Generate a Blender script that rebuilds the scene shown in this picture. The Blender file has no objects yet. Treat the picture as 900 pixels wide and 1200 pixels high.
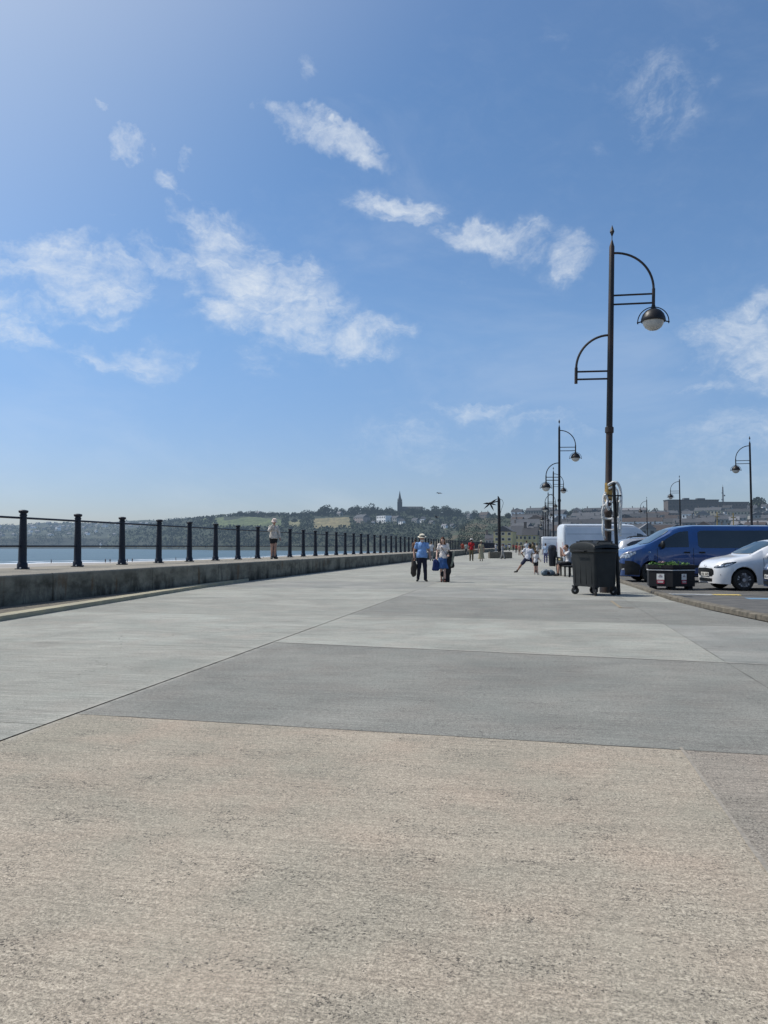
import bpy, bmesh, math, random
from mathutils import Vector, Matrix, noise
R = math.radians
rnd = random.Random(7)
scene = bpy.context.scene
COL = scene.collection

# ------------------------------------------------------------------ camera frame
F = 910.0; CX = 450.0; CY = 600.0; HOR = 640.0
TH = math.atan(180.0 / F)            # promenade runs along +Y, the view is turned left by TH
PH = math.atan((HOR - CY) / F)       # tilted up
CH = 1.25
fx, fy = -math.sin(TH), math.cos(TH)
rx_, ry_ = math.cos(TH), math.sin(TH)

def G(px, py, h=0.0):
    u = (px - CX) / F; v = (CY - py) / F
    fw = math.cos(PH) - v * math.sin(PH); up = math.sin(PH) + v * math.cos(PH)
    t = (h - CH) / up
    return Vector((t * (fw * fx + u * rx_), t * (fw * fy + u * ry_), h))

def D(px, zc, z):
    fwd = zc * math.cos(PH) + (z - CH) * math.sin(PH)
    xc = (px - CX) / F * fwd
    return Vector((zc * fx + xc * rx_, zc * fy + xc * ry_, z))

def HY(py, zc):
    k = (CY - py) / F
    return CH + zc * (k * math.cos(PH) + math.sin(PH)) / (math.cos(PH) - k * math.sin(PH))

cam_d = bpy.data.cameras.new('camera'); cam = bpy.data.objects.new('camera', cam_d); COL.objects.link(cam)
cam.location = (0, 0, CH); cam.rotation_euler = (R(90) + PH, 0, TH)
cam_d.sensor_fit = 'VERTICAL'; cam_d.sensor_height = 24.0; cam_d.lens = F / 1200.0 * 24.0
cam_d.clip_start = 0.05; cam_d.clip_end = 20000
scene.camera = cam

# ------------------------------------------------------------------ materials
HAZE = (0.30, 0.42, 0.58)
def nt(m):
    m.use_nodes = True
    return m.node_tree
def mat(name, c1, c2=None, scale=5.0, rough=0.6, bump=0.0, metal=0.0, haze=0.0, detail=4, spec=0.5,
        stretch=(1, 1, 1), obj=False, coat=0.0, bscale=None, lo=0.35, hi=0.65, attr=None, bdist=0.02):
    m = bpy.data.materials.new(name); t = nt(m); N = t.nodes; L = t.links
    b = N['Principled BSDF']; out = N['Material Output']
    b.inputs['Roughness'].default_value = rough; b.inputs['Metallic'].default_value = metal
    b.inputs['Specular IOR Level'].default_value = spec
    b.inputs['Coat Weight'].default_value = coat
    if coat: b.inputs['Coat Roughness'].default_value = 0.04
    c2 = c2 or tuple(x * 0.75 for x in c1)
    tc = N.new('ShaderNodeTexCoord'); mp = N.new('ShaderNodeMapping'); mp.inputs['Scale'].default_value = stretch
    if obj: L.new(tc.outputs['Object'], mp.inputs[0])
    else:
        ge = N.new('ShaderNodeNewGeometry'); L.new(ge.outputs['Position'], mp.inputs[0])
    nz = N.new('ShaderNodeTexNoise'); nz.inputs['Scale'].default_value = scale; nz.inputs['Detail'].default_value = detail
    L.new(mp.outputs[0], nz.inputs['Vector'])
    rp = N.new('ShaderNodeMapRange'); rp.inputs[1].default_value = lo; rp.inputs[2].default_value = hi
    L.new(nz.outputs['Fac'], rp.inputs[0])
    mx = N.new('ShaderNodeMix'); mx.data_type = 'RGBA'
    mx.inputs[6].default_value = (*c1, 1); mx.inputs[7].default_value = (*c2, 1)
    L.new(rp.outputs[0], mx.inputs[0])
    colout = mx.outputs[2]
    if attr:
        at = N.new('ShaderNodeAttribute'); at.attribute_name = attr
        mu = N.new('ShaderNodeMix'); mu.data_type = 'RGBA'; mu.blend_type = 'MULTIPLY'; mu.inputs[0].default_value = 1
        L.new(at.outputs['Color'], mu.inputs[6]); L.new(colout, mu.inputs[7]); colout = mu.outputs[2]
    L.new(colout, b.inputs['Base Color'])
    if bump:
        bn = N.new('ShaderNodeTexNoise'); bn.inputs['Scale'].default_value = bscale or scale * 4; bn.inputs['Detail'].default_value = 5
        L.new(mp.outputs[0], bn.inputs['Vector'])
        bp = N.new('ShaderNodeBump'); bp.inputs['Strength'].default_value = bump; bp.inputs['Distance'].default_value = bdist
        L.new(bn.outputs['Fac'], bp.inputs['Height']); L.new(bp.outputs[0], b.inputs['Normal'])
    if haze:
        # aerial haze painted on as a glowing tint, growing with distance from the origin
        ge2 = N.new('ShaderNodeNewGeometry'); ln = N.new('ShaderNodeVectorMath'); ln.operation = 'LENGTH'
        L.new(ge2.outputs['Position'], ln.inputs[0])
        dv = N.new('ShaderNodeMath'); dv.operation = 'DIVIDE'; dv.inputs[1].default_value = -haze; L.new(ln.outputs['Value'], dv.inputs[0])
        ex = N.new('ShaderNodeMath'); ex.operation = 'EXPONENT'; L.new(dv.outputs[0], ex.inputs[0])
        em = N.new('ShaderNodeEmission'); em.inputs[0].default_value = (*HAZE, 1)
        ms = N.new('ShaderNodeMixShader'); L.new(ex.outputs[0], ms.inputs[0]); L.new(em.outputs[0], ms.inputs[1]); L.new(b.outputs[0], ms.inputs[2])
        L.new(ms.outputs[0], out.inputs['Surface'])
    return m

def concrete(name, c1, c2, pits=0.5, brush=0.5, fine=1.0, spots=(0.05, 0.045, 0.04), rough=0.9, brushdir=(1.2, 45, 1)):
    """cast concrete: broad mottling, fine aggregate grain, broom lines across the slab, small dark pits"""
    m = bpy.data.materials.new(name); t = nt(m); N = t.nodes; L = t.links
    b = N['Principled BSDF']; b.inputs['Roughness'].default_value = rough; b.inputs['Specular IOR Level'].default_value = 0.25
    ge = N.new('ShaderNodeNewGeometry')
    def nz(scale, det=3, st=(1, 1, 1), rg=0.55, dist=0.0):
        mp = N.new('ShaderNodeMapping'); mp.inputs['Scale'].default_value = st; L.new(ge.outputs['Position'], mp.inputs[0])
        n = N.new('ShaderNodeTexNoise'); n.inputs['Scale'].default_value = scale; n.inputs['Detail'].default_value = det
        n.inputs['Roughness'].default_value = rg; n.inputs['Distortion'].default_value = dist
        L.new(mp.outputs[0], n.inputs['Vector']); return n.outputs['Fac']
    def rng(v, a, b_, lo=0, hi=1):
        r = N.new('ShaderNodeMapRange'); r.inputs[1].default_value = a; r.inputs[2].default_value = b_
        r.inputs[3].default_value = lo; r.inputs[4].default_value = hi; L.new(v, r.inputs[0]); return r.outputs[0]
    def mth(op, a, b_=None):
        n = N.new('ShaderNodeMath'); n.operation = op
        for i, s in enumerate((a, b_)):
            if s is None: continue
            if isinstance(s, (int, float)): n.inputs[i].default_value = s
            else: L.new(s, n.inputs[i])
        return n.outputs[0]
    def mix(f, a, b_, mode='MIX'):
        n = N.new('ShaderNodeMix'); n.data_type = 'RGBA'; n.blend_type = mode
        for i, s in ((0, f), (6, a), (7, b_)):
            if isinstance(s, tuple): n.inputs[i].default_value = (*s, 1)
            elif isinstance(s, (int, float)): n.inputs[i].default_value = s
            else: L.new(s, n.inputs[i])
        return n.outputs[2]
    broad = rng(nz(0.55, 5, (1, 1.3, 1), 0.6, 0.6), 0.35, 0.65)
    col = mix(broad, c1, c2)
    pink = rng(nz(1.7, 4), 0.45, 0.7)
    col = mix(mth('MULTIPLY', pink, 0.35), col, (c1[0] * 1.06, c1[1] * 0.93, c1[2] * 0.9))
    stain = rng(nz(0.28, 6, (2.2, 0.8, 1), 0.65, 1.2), 0.55, 0.75)
    col = mix(mth('MULTIPLY', stain, 0.34), col, tuple(x * 0.55 for x in c2))
    br = nz(1.0, 4, brushdir, 0.7)
    col = mix(1.0, col, rng_c(N, L, rng(br, 0.36, 0.64, 1 - 0.20 * brush, 1 + 0.20 * brush)), 'MULTIPLY')
    gr = nz(95, 3, (1, 1, 1), 0.8)
    col = mix(1.0, col, rng_c(N, L, rng(gr, 0.38, 0.62, 1 - 0.40 * fine, 1 + 0.38 * fine)), 'MULTIPLY')
    g3 = nz(30, 4, (1, 1.3, 1), 0.75)
    col = mix(1.0, col, rng_c(N, L, rng(g3, 0.36, 0.64, 1 - 0.24 * fine, 1 + 0.22 * fine)), 'MULTIPLY')
    patch = rng(nz(3.1, 6, (1, 1.6, 1), 0.75), 0.5, 0.72)
    col = mix(mth('MULTIPLY', patch, 0.28 * fine), col, tuple(x * 0.62 for x in c2))
    green = rng(nz(1.1, 4), 0.5, 0.68)
    col = mix(mth('MULTIPLY', green, 0.3), col, (c1[0] * 0.95, c1[1] * 1.02, c1[2] * 1.02))
    g2 = nz(300, 1)
    col = mix(1.0, col, rng_c(N, L, rng(g2, 0.3, 0.7, 1 - 0.25 * fine, 1 + 0.25 * fine)), 'MULTIPLY')
    vo = N.new('ShaderNodeTexVoronoi'); vo.inputs['Scale'].default_value = 85
    wn_ = N.new('ShaderNodeTexNoise'); wn_.inputs['Scale'].default_value = 90; wn_.inputs['Detail'].default_value = 2; L.new(ge.outputs['Position'], wn_.inputs['Vector'])
    wv = N.new('ShaderNodeVectorMath'); wv.operation = 'MULTIPLY_ADD'; wv.inputs[1].default_value = (.03, .03, .03); L.new(wn_.outputs['Color'], wv.inputs[0]); L.new(ge.outputs['Position'], wv.inputs[2])
    mpv = N.new('ShaderNodeMapping'); mpv.inputs['Scale'].default_value = (.75, 1.1, 1); L.new(wv.outputs[0], mpv.inputs[0]); L.new(mpv.outputs[0], vo.inputs['Vector'])
    pm = rng(nz(2.6, 7, (1, 1.5, 1), 0.8), 0.40, 0.66, 0.05, 0.55)
    pit = mth('LESS_THAN', vo.outputs['Distance'], pm)
    sel = N.new('ShaderNodeSeparateColor'); L.new(vo.outputs['Color'], sel.inputs[0])
    pit = mth('MULTIPLY', pit, mth('LESS_THAN', sel.outputs[0], 0.5))
    col = mix(mth('MULTIPLY', pit, pits), col, spots)
    lt = mth('MULTIPLY', mth('LESS_THAN', vo.outputs['Distance'], 0.16), mth('GREATER_THAN', sel.outputs[1], 0.82))
    col = mix(mth('MULTIPLY', lt, 0.4 * fine), col, (0.6, 0.57, 0.52))
    # hairline cracks, and a paler mortar fringe along the long joint
    vc = N.new('ShaderNodeTexVoronoi'); vc.feature = 'DISTANCE_TO_EDGE'; vc.inputs['Scale'].default_value = 0.33
    wc = N.new('ShaderNodeTexNoise'); wc.inputs['Scale'].default_value = 3.5; wc.inputs['Detail'].default_value = 6; L.new(ge.outputs['Position'], wc.inputs['Vector'])
    wcv = N.new('ShaderNodeVectorMath'); wcv.operation = 'MULTIPLY_ADD'; wcv.inputs[1].default_value = (.55, .55, .55); L.new(wc.outputs['Color'], wcv.inputs[0]); L.new(ge.outputs['Position'], wcv.inputs[2]); L.new(wcv.outputs[0], vc.inputs['Vector'])
    ck = mth('MULTIPLY', mth('LESS_THAN', vc.outputs['Distance'], 0.0016), mth('GREATER_THAN', nz(0.35, 3), 0.56))
    col = mix(mth('MULTIPLY', ck, 0.55), col, tuple(x * 0.3 for x in c2))
    spx = N.new('ShaderNodeSeparateXYZ'); L.new(ge.outputs['Position'], spx.inputs[0])
    dj = mth('ABSOLUTE', mth('ADD', spx.outputs[0], 3.4))
    fr_ = mth('MULTIPLY', rng(dj, 0.0, 0.10, 1, 0), rng(nz(6, 5), 0.4, 0.6, 0, 0.55))
    col = mix(fr_, col, (0.40, 0.385, 0.34))
    L.new(col, b.inputs['Base Color'])
    h = mth('SUBTRACT', mth('ADD', mth('MULTIPLY', gr, 0.8), mth('MULTIPLY', br, 0.5 * brush)), mth('MULTIPLY', pit, 0.7))
    bp = N.new('ShaderNodeBump'); bp.inputs['Strength'].default_value = 0.55; bp.inputs['Distance'].default_value = 0.006
    L.new(h, bp.inputs['Height']); L.new(bp.outputs[0], b.inputs['Normal'])
    return m
def rng_c(N, L, v):
    c = N.new('ShaderNodeCombineColor')
    for i in range(3): L.new(v, c.inputs[i])
    return c.outputs[0]

M = {}
M['beige'] = concrete('concrete_beige', (0.372, 0.320, 0.252), (0.285, 0.262, 0.208), pits=0.8, brush=0.6, fine=1.0)
M['beige2'] = concrete('concrete_brown', (0.285, 0.252, 0.21), (0.235, 0.215, 0.18), pits=0.8, brush=0.8, fine=1.0)
M['g1'] = concrete('concrete_grey_dark', (0.188, 0.189, 0.170), (0.252, 0.250, 0.222), pits=0.55, brush=0.8, fine=0.9)
M['g2'] = concrete('concrete_grey_light', (0.345, 0.347, 0.306), (0.25, 0.252, 0.222), pits=0.45, brush=1.2, fine=0.65)
M['g3'] = concrete('concrete_grey_mid', (0.248, 0.251, 0.222), (0.342, 0.338, 0.296), pits=0.45, brush=1.2, fine=0.65)
M['g4'] = concrete('concrete_grey_worn', (0.212, 0.216, 0.198), (0.315, 0.313, 0.282), pits=0.4, brush=1.2, fine=0.5)
M['joint'] = mat('joint_dirt', (0.035, 0.033, 0.028), (0.10, 0.095, 0.08), scale=14, rough=1)
M['asphalt'] = mat('asphalt', (0.075, 0.075, 0.072), (0.12, 0.115, 0.105), scale=2.2, rough=0.95, bump=0.6, bscale=120, detail=8, bdist=0.006)
M['kerbc'] = mat('kerb_stone', (0.17, 0.15, 0.115), (0.085, 0.077, 0.062), scale=9, rough=0.95, bump=0.8, bscale=60, detail=8, bdist=0.01)
M['kerbpale'] = mat('kerb_pale', (0.40, 0.36, 0.24), (0.30, 0.28, 0.21), scale=3, rough=0.9, bump=0.5, bscale=60, detail=8)
M['yellow'] = mat('paint_yellow', (0.62, 0.45, 0.12), (0.30, 0.25, 0.15), scale=6, rough=0.8, detail=8, lo=0.45, hi=0.7)
M['whitep'] = mat('paint_white', (0.42, 0.42, 0.39), (0.3, 0.3, 0.28), scale=6, rough=0.8, detail=8, lo=0.45, hi=0.7)
M['bluep'] = mat('paint_blue', (0.16, 0.27, 0.38), (0.10, 0.2, 0.3), scale=6, rough=0.8)
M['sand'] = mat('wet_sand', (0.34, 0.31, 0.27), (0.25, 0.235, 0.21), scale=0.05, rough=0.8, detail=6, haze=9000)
M['navy'] = mat('iron_navy', (0.008, 0.012, 0.022), (0.014, 0.018, 0.028), scale=20, rough=0.45, spec=0.3, bump=0.2, bdist=0.003)
M['lampblack'] = mat('iron_black', (0.010, 0.010, 0.012), (0.028, 0.02, 0.016), scale=7, rough=0.45, spec=0.35, bump=0.15, lo=0.5, hi=0.75, bdist=0.003)
M['rustpole'] = mat('iron_rusty', (0.010, 0.009, 0.010), (0.045, 0.023, 0.015), scale=3.5, rough=0.55, bump=0.2, stretch=(1, 1, 0.35), detail=8, lo=0.46, hi=0.66, bdist=0.003)
M['ochre'] = mat('old_tape', (0.30, 0.19, 0.05), (0.04, 0.03, 0.02), scale=14, rough=0.7, lo=0.45, hi=0.6)
M['steel'] = mat('steel_bolt', (0.5, 0.5, 0.5), rough=0.35, metal=0.6)
M['black'] = mat('black_plastic', (0.008, 0.009, 0.010), (0.014, 0.015, 0.016), scale=8, rough=0.5, spec=0.3, bump=0.1, bdist=0.004)
M['blackside'] = mat('bin_grey_plastic', (0.030, 0.036, 0.038), (0.022, 0.027, 0.028), scale=5, rough=0.45)
M['binbody'] = mat('bin_plastic', (0.014, 0.016, 0.017), (0.024, 0.027, 0.027), scale=3, rough=0.55, spec=0.3, bump=0.15, detail=8, bdist=0.004)
M['tyre'] = mat('rubber', (0.012, 0.012, 0.012), (0.02, 0.02, 0.02), rough=0.75)
M['alloy'] = mat('alloy', (0.55, 0.56, 0.58), (0.5, 0.5, 0.52), rough=0.35, metal=0.25)
M['glass'] = mat('car_glass', (0.012, 0.015, 0.018), (0.02, 0.024, 0.028), scale=2, rough=0.04, spec=0.8)
M['glass2'] = mat('windscreen_glass', (0.03, 0.05, 0.055), (0.05, 0.07, 0.075), scale=2, rough=0.04, spec=1.0)
M['chrome'] = mat('lamp_reflector', (0.55, 0.57, 0.6), (0.12, 0.12, 0.13), scale=18, rough=0.15, metal=0.4, spec=0.8, lo=0.42, hi=0.58)
M['redl'] = mat('tail_light_red', (0.45, 0.02, 0.02), rough=0.2)
M['whitecar'] = mat('white_car_paint', (0.72, 0.73, 0.74), (0.68, 0.69, 0.70), rough=0.3, coat=0.8)
M['whitevan'] = mat('white_van_paint', (0.62, 0.65, 0.68), (0.52, 0.56, 0.60), scale=1.2, rough=0.4, coat=0.3)
M['silver'] = mat('silver_car_paint', (0.42, 0.45, 0.49), (0.38, 0.41, 0.45), rough=0.3, metal=0.5, coat=0.8)
M['bluecar'] = mat('blue_van_paint', (0.007, 0.045, 0.17), (0.009, 0.052, 0.19), rough=0.3, metal=0.2, coat=1.0)
M['navycar'] = mat('dark_blue_paint', (0.01, 0.02, 0.07), (0.01, 0.02, 0.07), rough=0.3, metal=0.3, coat=1.0)
M['seam'] = mat('panel_gap', (0.01, 0.01, 0.012), rough=0.8)
M['plate'] = mat('number_plate', (0.7, 0.7, 0.66), (0.62, 0.62, 0.6), rough=0.4)
M['glyph'] = mat('plate_ink', (0.02, 0.02, 0.02), rough=0.6)
M['skin'] = mat('skin', (0.42, 0.24, 0.17), (0.36, 0.20, 0.14), scale=8, rough=0.55)
M['skin2'] = mat('skin_pale', (0.52, 0.33, 0.26), (0.45, 0.28, 0.21), scale=8, rough=0.55)
M['skin3'] = mat('skin_tan', (0.26, 0.13, 0.08), (0.22, 0.11, 0.07), scale=8, rough=0.55)
_cl = {}
def cloth(c, pat=None):
    k = (c, pat)
    if k not in _cl: _cl[k] = mat('cloth', c, pat or tuple(x * 0.72 for x in c), scale=11, rough=0.9, bump=0.7, bscale=9, obj=True, bdist=0.03)
    return _cl[k]
M['frost'] = mat('lamp_glass', (0.55, 0.55, 0.52), (0.45, 0.45, 0.43), rough=0.1, spec=0.8)
M['rope'] = mat('white_tubing', (0.72, 0.72, 0.70), (0.5, 0.5, 0.48), scale=20, rough=0.35)

def wall_material():
    m = bpy.data.materials.new('sea_wall_concrete'); t = nt(m); N = t.nodes; L = t.links
    b = N['Principled BSDF']; b.inputs['Roughness'].default_value = 0.95; b.inputs['Specular IOR Level'].default_value = 0.2
    ge = N.new('ShaderNodeNewGeometry'); sp = N.new('ShaderNodeSeparateXYZ'); L.new(ge.outputs['Position'], sp.inputs[0])
    sn = N.new('ShaderNodeSeparateXYZ'); L.new(ge.outputs['Normal'], sn.inputs[0])
    def nz(scale, det, st=(1, 1, 1), rg=0.6):
        mp = N.new('ShaderNodeMapping'); mp.inputs['Scale'].default_value = st; L.new(ge.outputs['Position'], mp.inputs[0])
        n = N.new('ShaderNodeTexNoise'); n.inputs['Scale'].default_value = scale; n.inputs['Detail'].default_value = det; n.inputs['Roughness'].default_value = rg
        L.new(mp.outputs[0], n.inputs['Vector']); return n.outputs['Fac']
    def rng(v, a, c, lo=0, hi=1):
        r = N.new('ShaderNodeMapRange'); r.inputs[1].default_value = a; r.inputs[2].default_value = c; r.inputs[3].default_value = lo; r.inputs[4].default_value = hi
        L.new(v, r.inputs[0]); return r.outputs[0]
    def mul(a, c):
        n = N.new('ShaderNodeMath'); n.operation = 'MULTIPLY'; L.new(a, n.inputs[0])
        if isinstance(c, float): n.inputs[1].default_value = c
        else: L.new(c, n.inputs[1])
        return n.outputs[0]
    def mix(f, a, c):
        n = N.new('ShaderNodeMix'); n.data_type = 'RGBA'
        for i, s in ((0, f), (6, a), (7, c)):
            if isinstance(s, tuple): n.inputs[i].default_value = (*s, 1)
            else: L.new(s, n.inputs[i])
        return n.outputs[2]
    face = mix(rng(nz(1.5, 7, (1, .8, 1.6), .7), 0.38, 0.62), (0.25, 0.235, 0.185), (0.095, 0.09, 0.07))
    drip = mul(rng(nz(1.0, 6, (1, 1.7, 0.6), .7), 0.50, 0.60), rng(sp.outputs[2], 0.0, 0.55, 1.0, 0.25))
    face = mix(drip, face, (0.028, 0.026, 0.02))
    rust = mul(rng(nz(1.0, 4, (1, 1.9, 0.5)), 0.60, 0.66), 0.55)
    face = mix(rust, face, (0.13, 0.07, 0.03))
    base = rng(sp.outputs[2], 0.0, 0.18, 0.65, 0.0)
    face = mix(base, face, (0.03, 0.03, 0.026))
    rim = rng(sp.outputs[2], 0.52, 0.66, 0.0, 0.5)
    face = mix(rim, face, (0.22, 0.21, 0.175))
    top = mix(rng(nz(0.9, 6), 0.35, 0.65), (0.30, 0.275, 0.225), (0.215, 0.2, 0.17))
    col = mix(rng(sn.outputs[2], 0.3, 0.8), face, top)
    L.new(col, b.inputs['Base Color'])
    bp = N.new('ShaderNodeBump'); bp.inputs['Strength'].default_value = 0.7; bp.inputs['Distance'].default_value = 0.02
    L.new(nz(14, 8), bp.inputs['Height']); L.new(bp.outputs[0], b.inputs['Normal'])
    return m
M['wall'] = wall_material()

# ------------------------------------------------------------------ mesh builder
class MB:
    def __init__(s): s.v = []; s.f = []; s.mi = []; s.mats = []; s.cur = 0; s.T = Matrix.Identity(4)
    def m(s, material):
        if material not in s.mats: s.mats.append(material)
        s.cur = s.mats.index(material); return s
    def add(s, vs, fs):
        o = len(s.v); s.v += [tuple(s.T @ Vector(v)) for v in vs]
        for f in fs: s.f.append([i + o for i in f]); s.mi.append(s.cur)
    def box(s, c, d, rz=0.0, taper=1.0, rot=None):
        x, y, z = d[0] / 2, d[1] / 2, d[2] / 2
        m3 = rot if rot is not None else Matrix.Rotation(rz, 3, 'Z')
        vs = []
        for k, zz in ((1, -z), (taper, z)):
            for a, b in ((-x, -y), (x, -y), (x, y), (-x, y)): vs.append(Vector(c) + m3 @ Vector((a * k, b * k, zz)))
        s.add(vs, [(3, 2, 1, 0), (4, 5, 6, 7), (0, 1, 5, 4), (1, 2, 6, 5), (2, 3, 7, 6), (3, 0, 4, 7)])
        return s
    def tube(s, path, rad, n=10, caps=True, flat=1.0):
        path = [Vector(p) for p in path]
        if not isinstance(rad, (list, tuple)): rad = [rad] * len(path)
        vs, fs = [], []; up = None
        for i, p in enumerate(path):
            d = (path[min(i + 1, len(path) - 1)] - path[max(i - 1, 0)])
            if d.length < 1e-9: d = Vector((0, 0, 1))
            d.normalize()
            if up is None: up = Vector((0, 0, 1)) if abs(d.z) < 0.9 else Vector((1, 0, 0))
            a = up - d * up.dot(d)
            if a.length < 1e-6: a = Vector((0, 1, 0)) - d * d.y
            a.normalize(); b = d.cross(a); up = a
            for k in range(n):
                t = 2 * math.pi * k / n
                vs.append(p + (a * math.cos(t) + b * math.sin(t) * flat) * rad[i])
        for i in range(len(path) - 1):
            for k in range(n):
                k2 = (k + 1) % n
                fs.append((i * n + k, i * n + k2, (i + 1) * n + k2, (i + 1) * n + k))
        if caps:
            fs.append(tuple(range(n - 1, -1, -1))); o = (len(path) - 1) * n; fs.append(tuple(range(o, o + n)))
        s.add(vs, fs); return s
    def lathe(s, prof, c=(0, 0, 0), n=16, rot=None):
        m3 = rot if rot is not None else Matrix.Identity(3)
        vs, fs = [], []
        for r, z in prof:
            for k in range(n):
                t = 2 * math.pi * k / n
                vs.append(Vector(c) + m3 @ Vector((r * math.cos(t), r * math.sin(t), z)))
        for i in range(len(prof) - 1):
            for k in range(n):
                k2 = (k + 1) % n; fs.append((i * n + k, i * n + k2, (i + 1) * n + k2, (i + 1) * n + k))
        fs.append(tuple(range(n - 1, -1, -1))); o = (len(prof) - 1) * n; fs.append(tuple(range(o, o + n)))
        s.add(vs, fs); return s
    def ell(s, c, r, m3=None, nu=14, nv=9):
        m3 = m3 or Matrix.Identity(3); vs = [Vector(c) + m3 @ Vector((0, 0, -r[2]))]; fs = []
        for j in range(1, nv):
            a = -math.pi / 2 + math.pi * j / nv
            for k in range(nu):
                t = 2 * math.pi * k / nu
                vs.append(Vector(c) + m3 @ Vector((r[0] * math.cos(a) * math.cos(t), r[1] * math.cos(a) * math.sin(t), r[2] * math.sin(a))))
        vs.append(Vector(c) + m3 @ Vector((0, 0, r[2]))); e = len(vs) - 1
        for k in range(nu): fs.append((0, 1 + (k + 1) % nu, 1 + k)); fs.append((e, e - nu + k, e - nu + (k + 1) % nu))
        for j in range(nv - 2):
            for k in range(nu):
                a0 = 1 + j * nu + k; a1 = 1 + j * nu + (k + 1) % nu; fs.append((a0, a1, a1 + nu, a0 + nu))
        s.add(vs, fs); return s
    def cap(s, a, b, ra, rb, n=12):
        a = Vector(a); b = Vector(b); d = (b - a)
        if d.length < 1e-6: d = Vector((0, 0, 1e-3))
        u = d.normalized(); path = []; rad = []
        for k in range(0, 4):
            t = math.pi / 2 * k / 4; path.append(a - u * ra * math.cos(t)); rad.append(max(ra * math.sin(t), 0.001))
        path.append(a); rad.append(ra); path.append(b); rad.append(rb)
        for k in range(3, -1, -1):
            t = math.pi / 2 * k / 4; path.append(b + u * rb * math.cos(t)); rad.append(max(rb * math.sin(t), 0.001))
        s.tube(path, rad, n); return s
    def prism(s, poly, z0, z1, top_scale=1.0, c=(0, 0)):
        n = len(poly)
        vs = [(p[0], p[1], z0) for p in poly] + [(c[0] + (p[0] - c[0]) * top_scale, c[1] + (p[1] - c[1]) * top_scale, z1) for p in poly]
        s.add(vs, [tuple(range(n - 1, -1, -1)), tuple(range(n, 2 * n))] + [(i, (i + 1) % n, n + (i + 1) % n, n + i) for i in range(n)])
        return s
    def build(s, name, material=None, parent=None, smooth=None, loc=None):
        me = bpy.data.meshes.new(name); me.from_pydata(s.v, [], s.f)
        ms = s.mats if s.mats else [material]
        for x in ms: me.materials.append(x)
        if s.mats:
            for p, i in zip(me.polygons, s.mi): p.material_index = i
        if smooth is not None:
            me.polygons.foreach_set('use_smooth', [True] * len(me.polygons)); me.set_sharp_from_angle(angle=R(smooth))
        me.update()
        o = bpy.data.objects.new(name, me); COL.objects.link(o)
        if parent: o.parent = parent
        if loc is not None: o.location = loc
        return o
def tag(o, label=None, cat=None, group=None, kind=None):
    if label: o['label'] = label
    if cat: o['category'] = cat
    if group: o['group'] = group
    if kind: o['kind'] = kind
    return o
def empty(name, loc, rz=0.0):
    o = bpy.data.objects.new(name, None); COL.objects.link(o); o.location = loc; o.rotation_euler = (0, 0, rz); o.empty_display_size = 0.2
    return o
def copy_tree(o, parent=None):
    c = o.copy(); COL.objects.link(c)
    if parent: c.parent = parent
    for ch in list(o.children): copy_tree(ch, c)
    return c
def struct(o): o['kind'] = 'structure'; return o
def lerp(a, b, t): return a + (b - a) * t
def pl(x, pts):
    if x <= pts[0][0]: return pts[0][1]
    for (a, b), (c, d) in zip(pts, pts[1:]):
        if x <= c: return b + (d - b) * (x - a) / (c - a)
    return pts[-1][1]

# ------------------------------------------------------------------ ground: promenade slabs, kerbs, car park
KX = [(-12, 7.4), (0, 5.9), (6, 5.0), (10, 4.42), (13.8, 3.85), (17, 3.3), (20, 2.98), (25, 2.85), (33, 2.5), (45, 2.2), (400, 2.2)]
def kerb_x(y): return pl(y, KX)
WF, WB, HW = -10.2, -13.1, 0.68
base = MB(); base.box((-2.5, 190, -0.335), (23, 420, 0.6))
struct(base.build('ground', M['joint']))
pr = MB()
def skew(x, y0): return y0 - 0.14 * (x + 3.4) * (1 if 8 < y0 < 20 else 0.35)
rows = [-8, 0.9 - 4.3 + 4.3, 5.3, 9.68, 13.9, 19.2, 23.6, 28.2, 33, 38, 43, 48, 53, 60, 68, 76, 86, 100, 120, 150, 190, 240, 400]
mid_seq = ['beige', 'beige', 'g1', 'g2', 'g1', 'g4', 'g3', 'g4', 'g2', 'g3', 'g4', 'g3', 'g2', 'g3', 'g4', 'g3', 'g2', 'g3', 'g4', 'g3', 'g4', 'g3']
rows[1] = -3.2
lrows = [-8, -3.6, 0.7, 4.95, 9.1, 13.5, 17.9, 22.3, 26.7, 31, 36, 41, 46, 52, 60, 70, 84, 100, 125, 160, 210, 400]
left_seq = ['g3', 'g2', 'g2', 'g3', 'g2', 'g3', 'g2', 'g4', 'g3', 'g2', 'g3', 'g2', 'g3', 'g4', 'g2', 'g3', 'g3', 'g2', 'g3', 'g4', 'g3']
g = 0.0045
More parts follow.
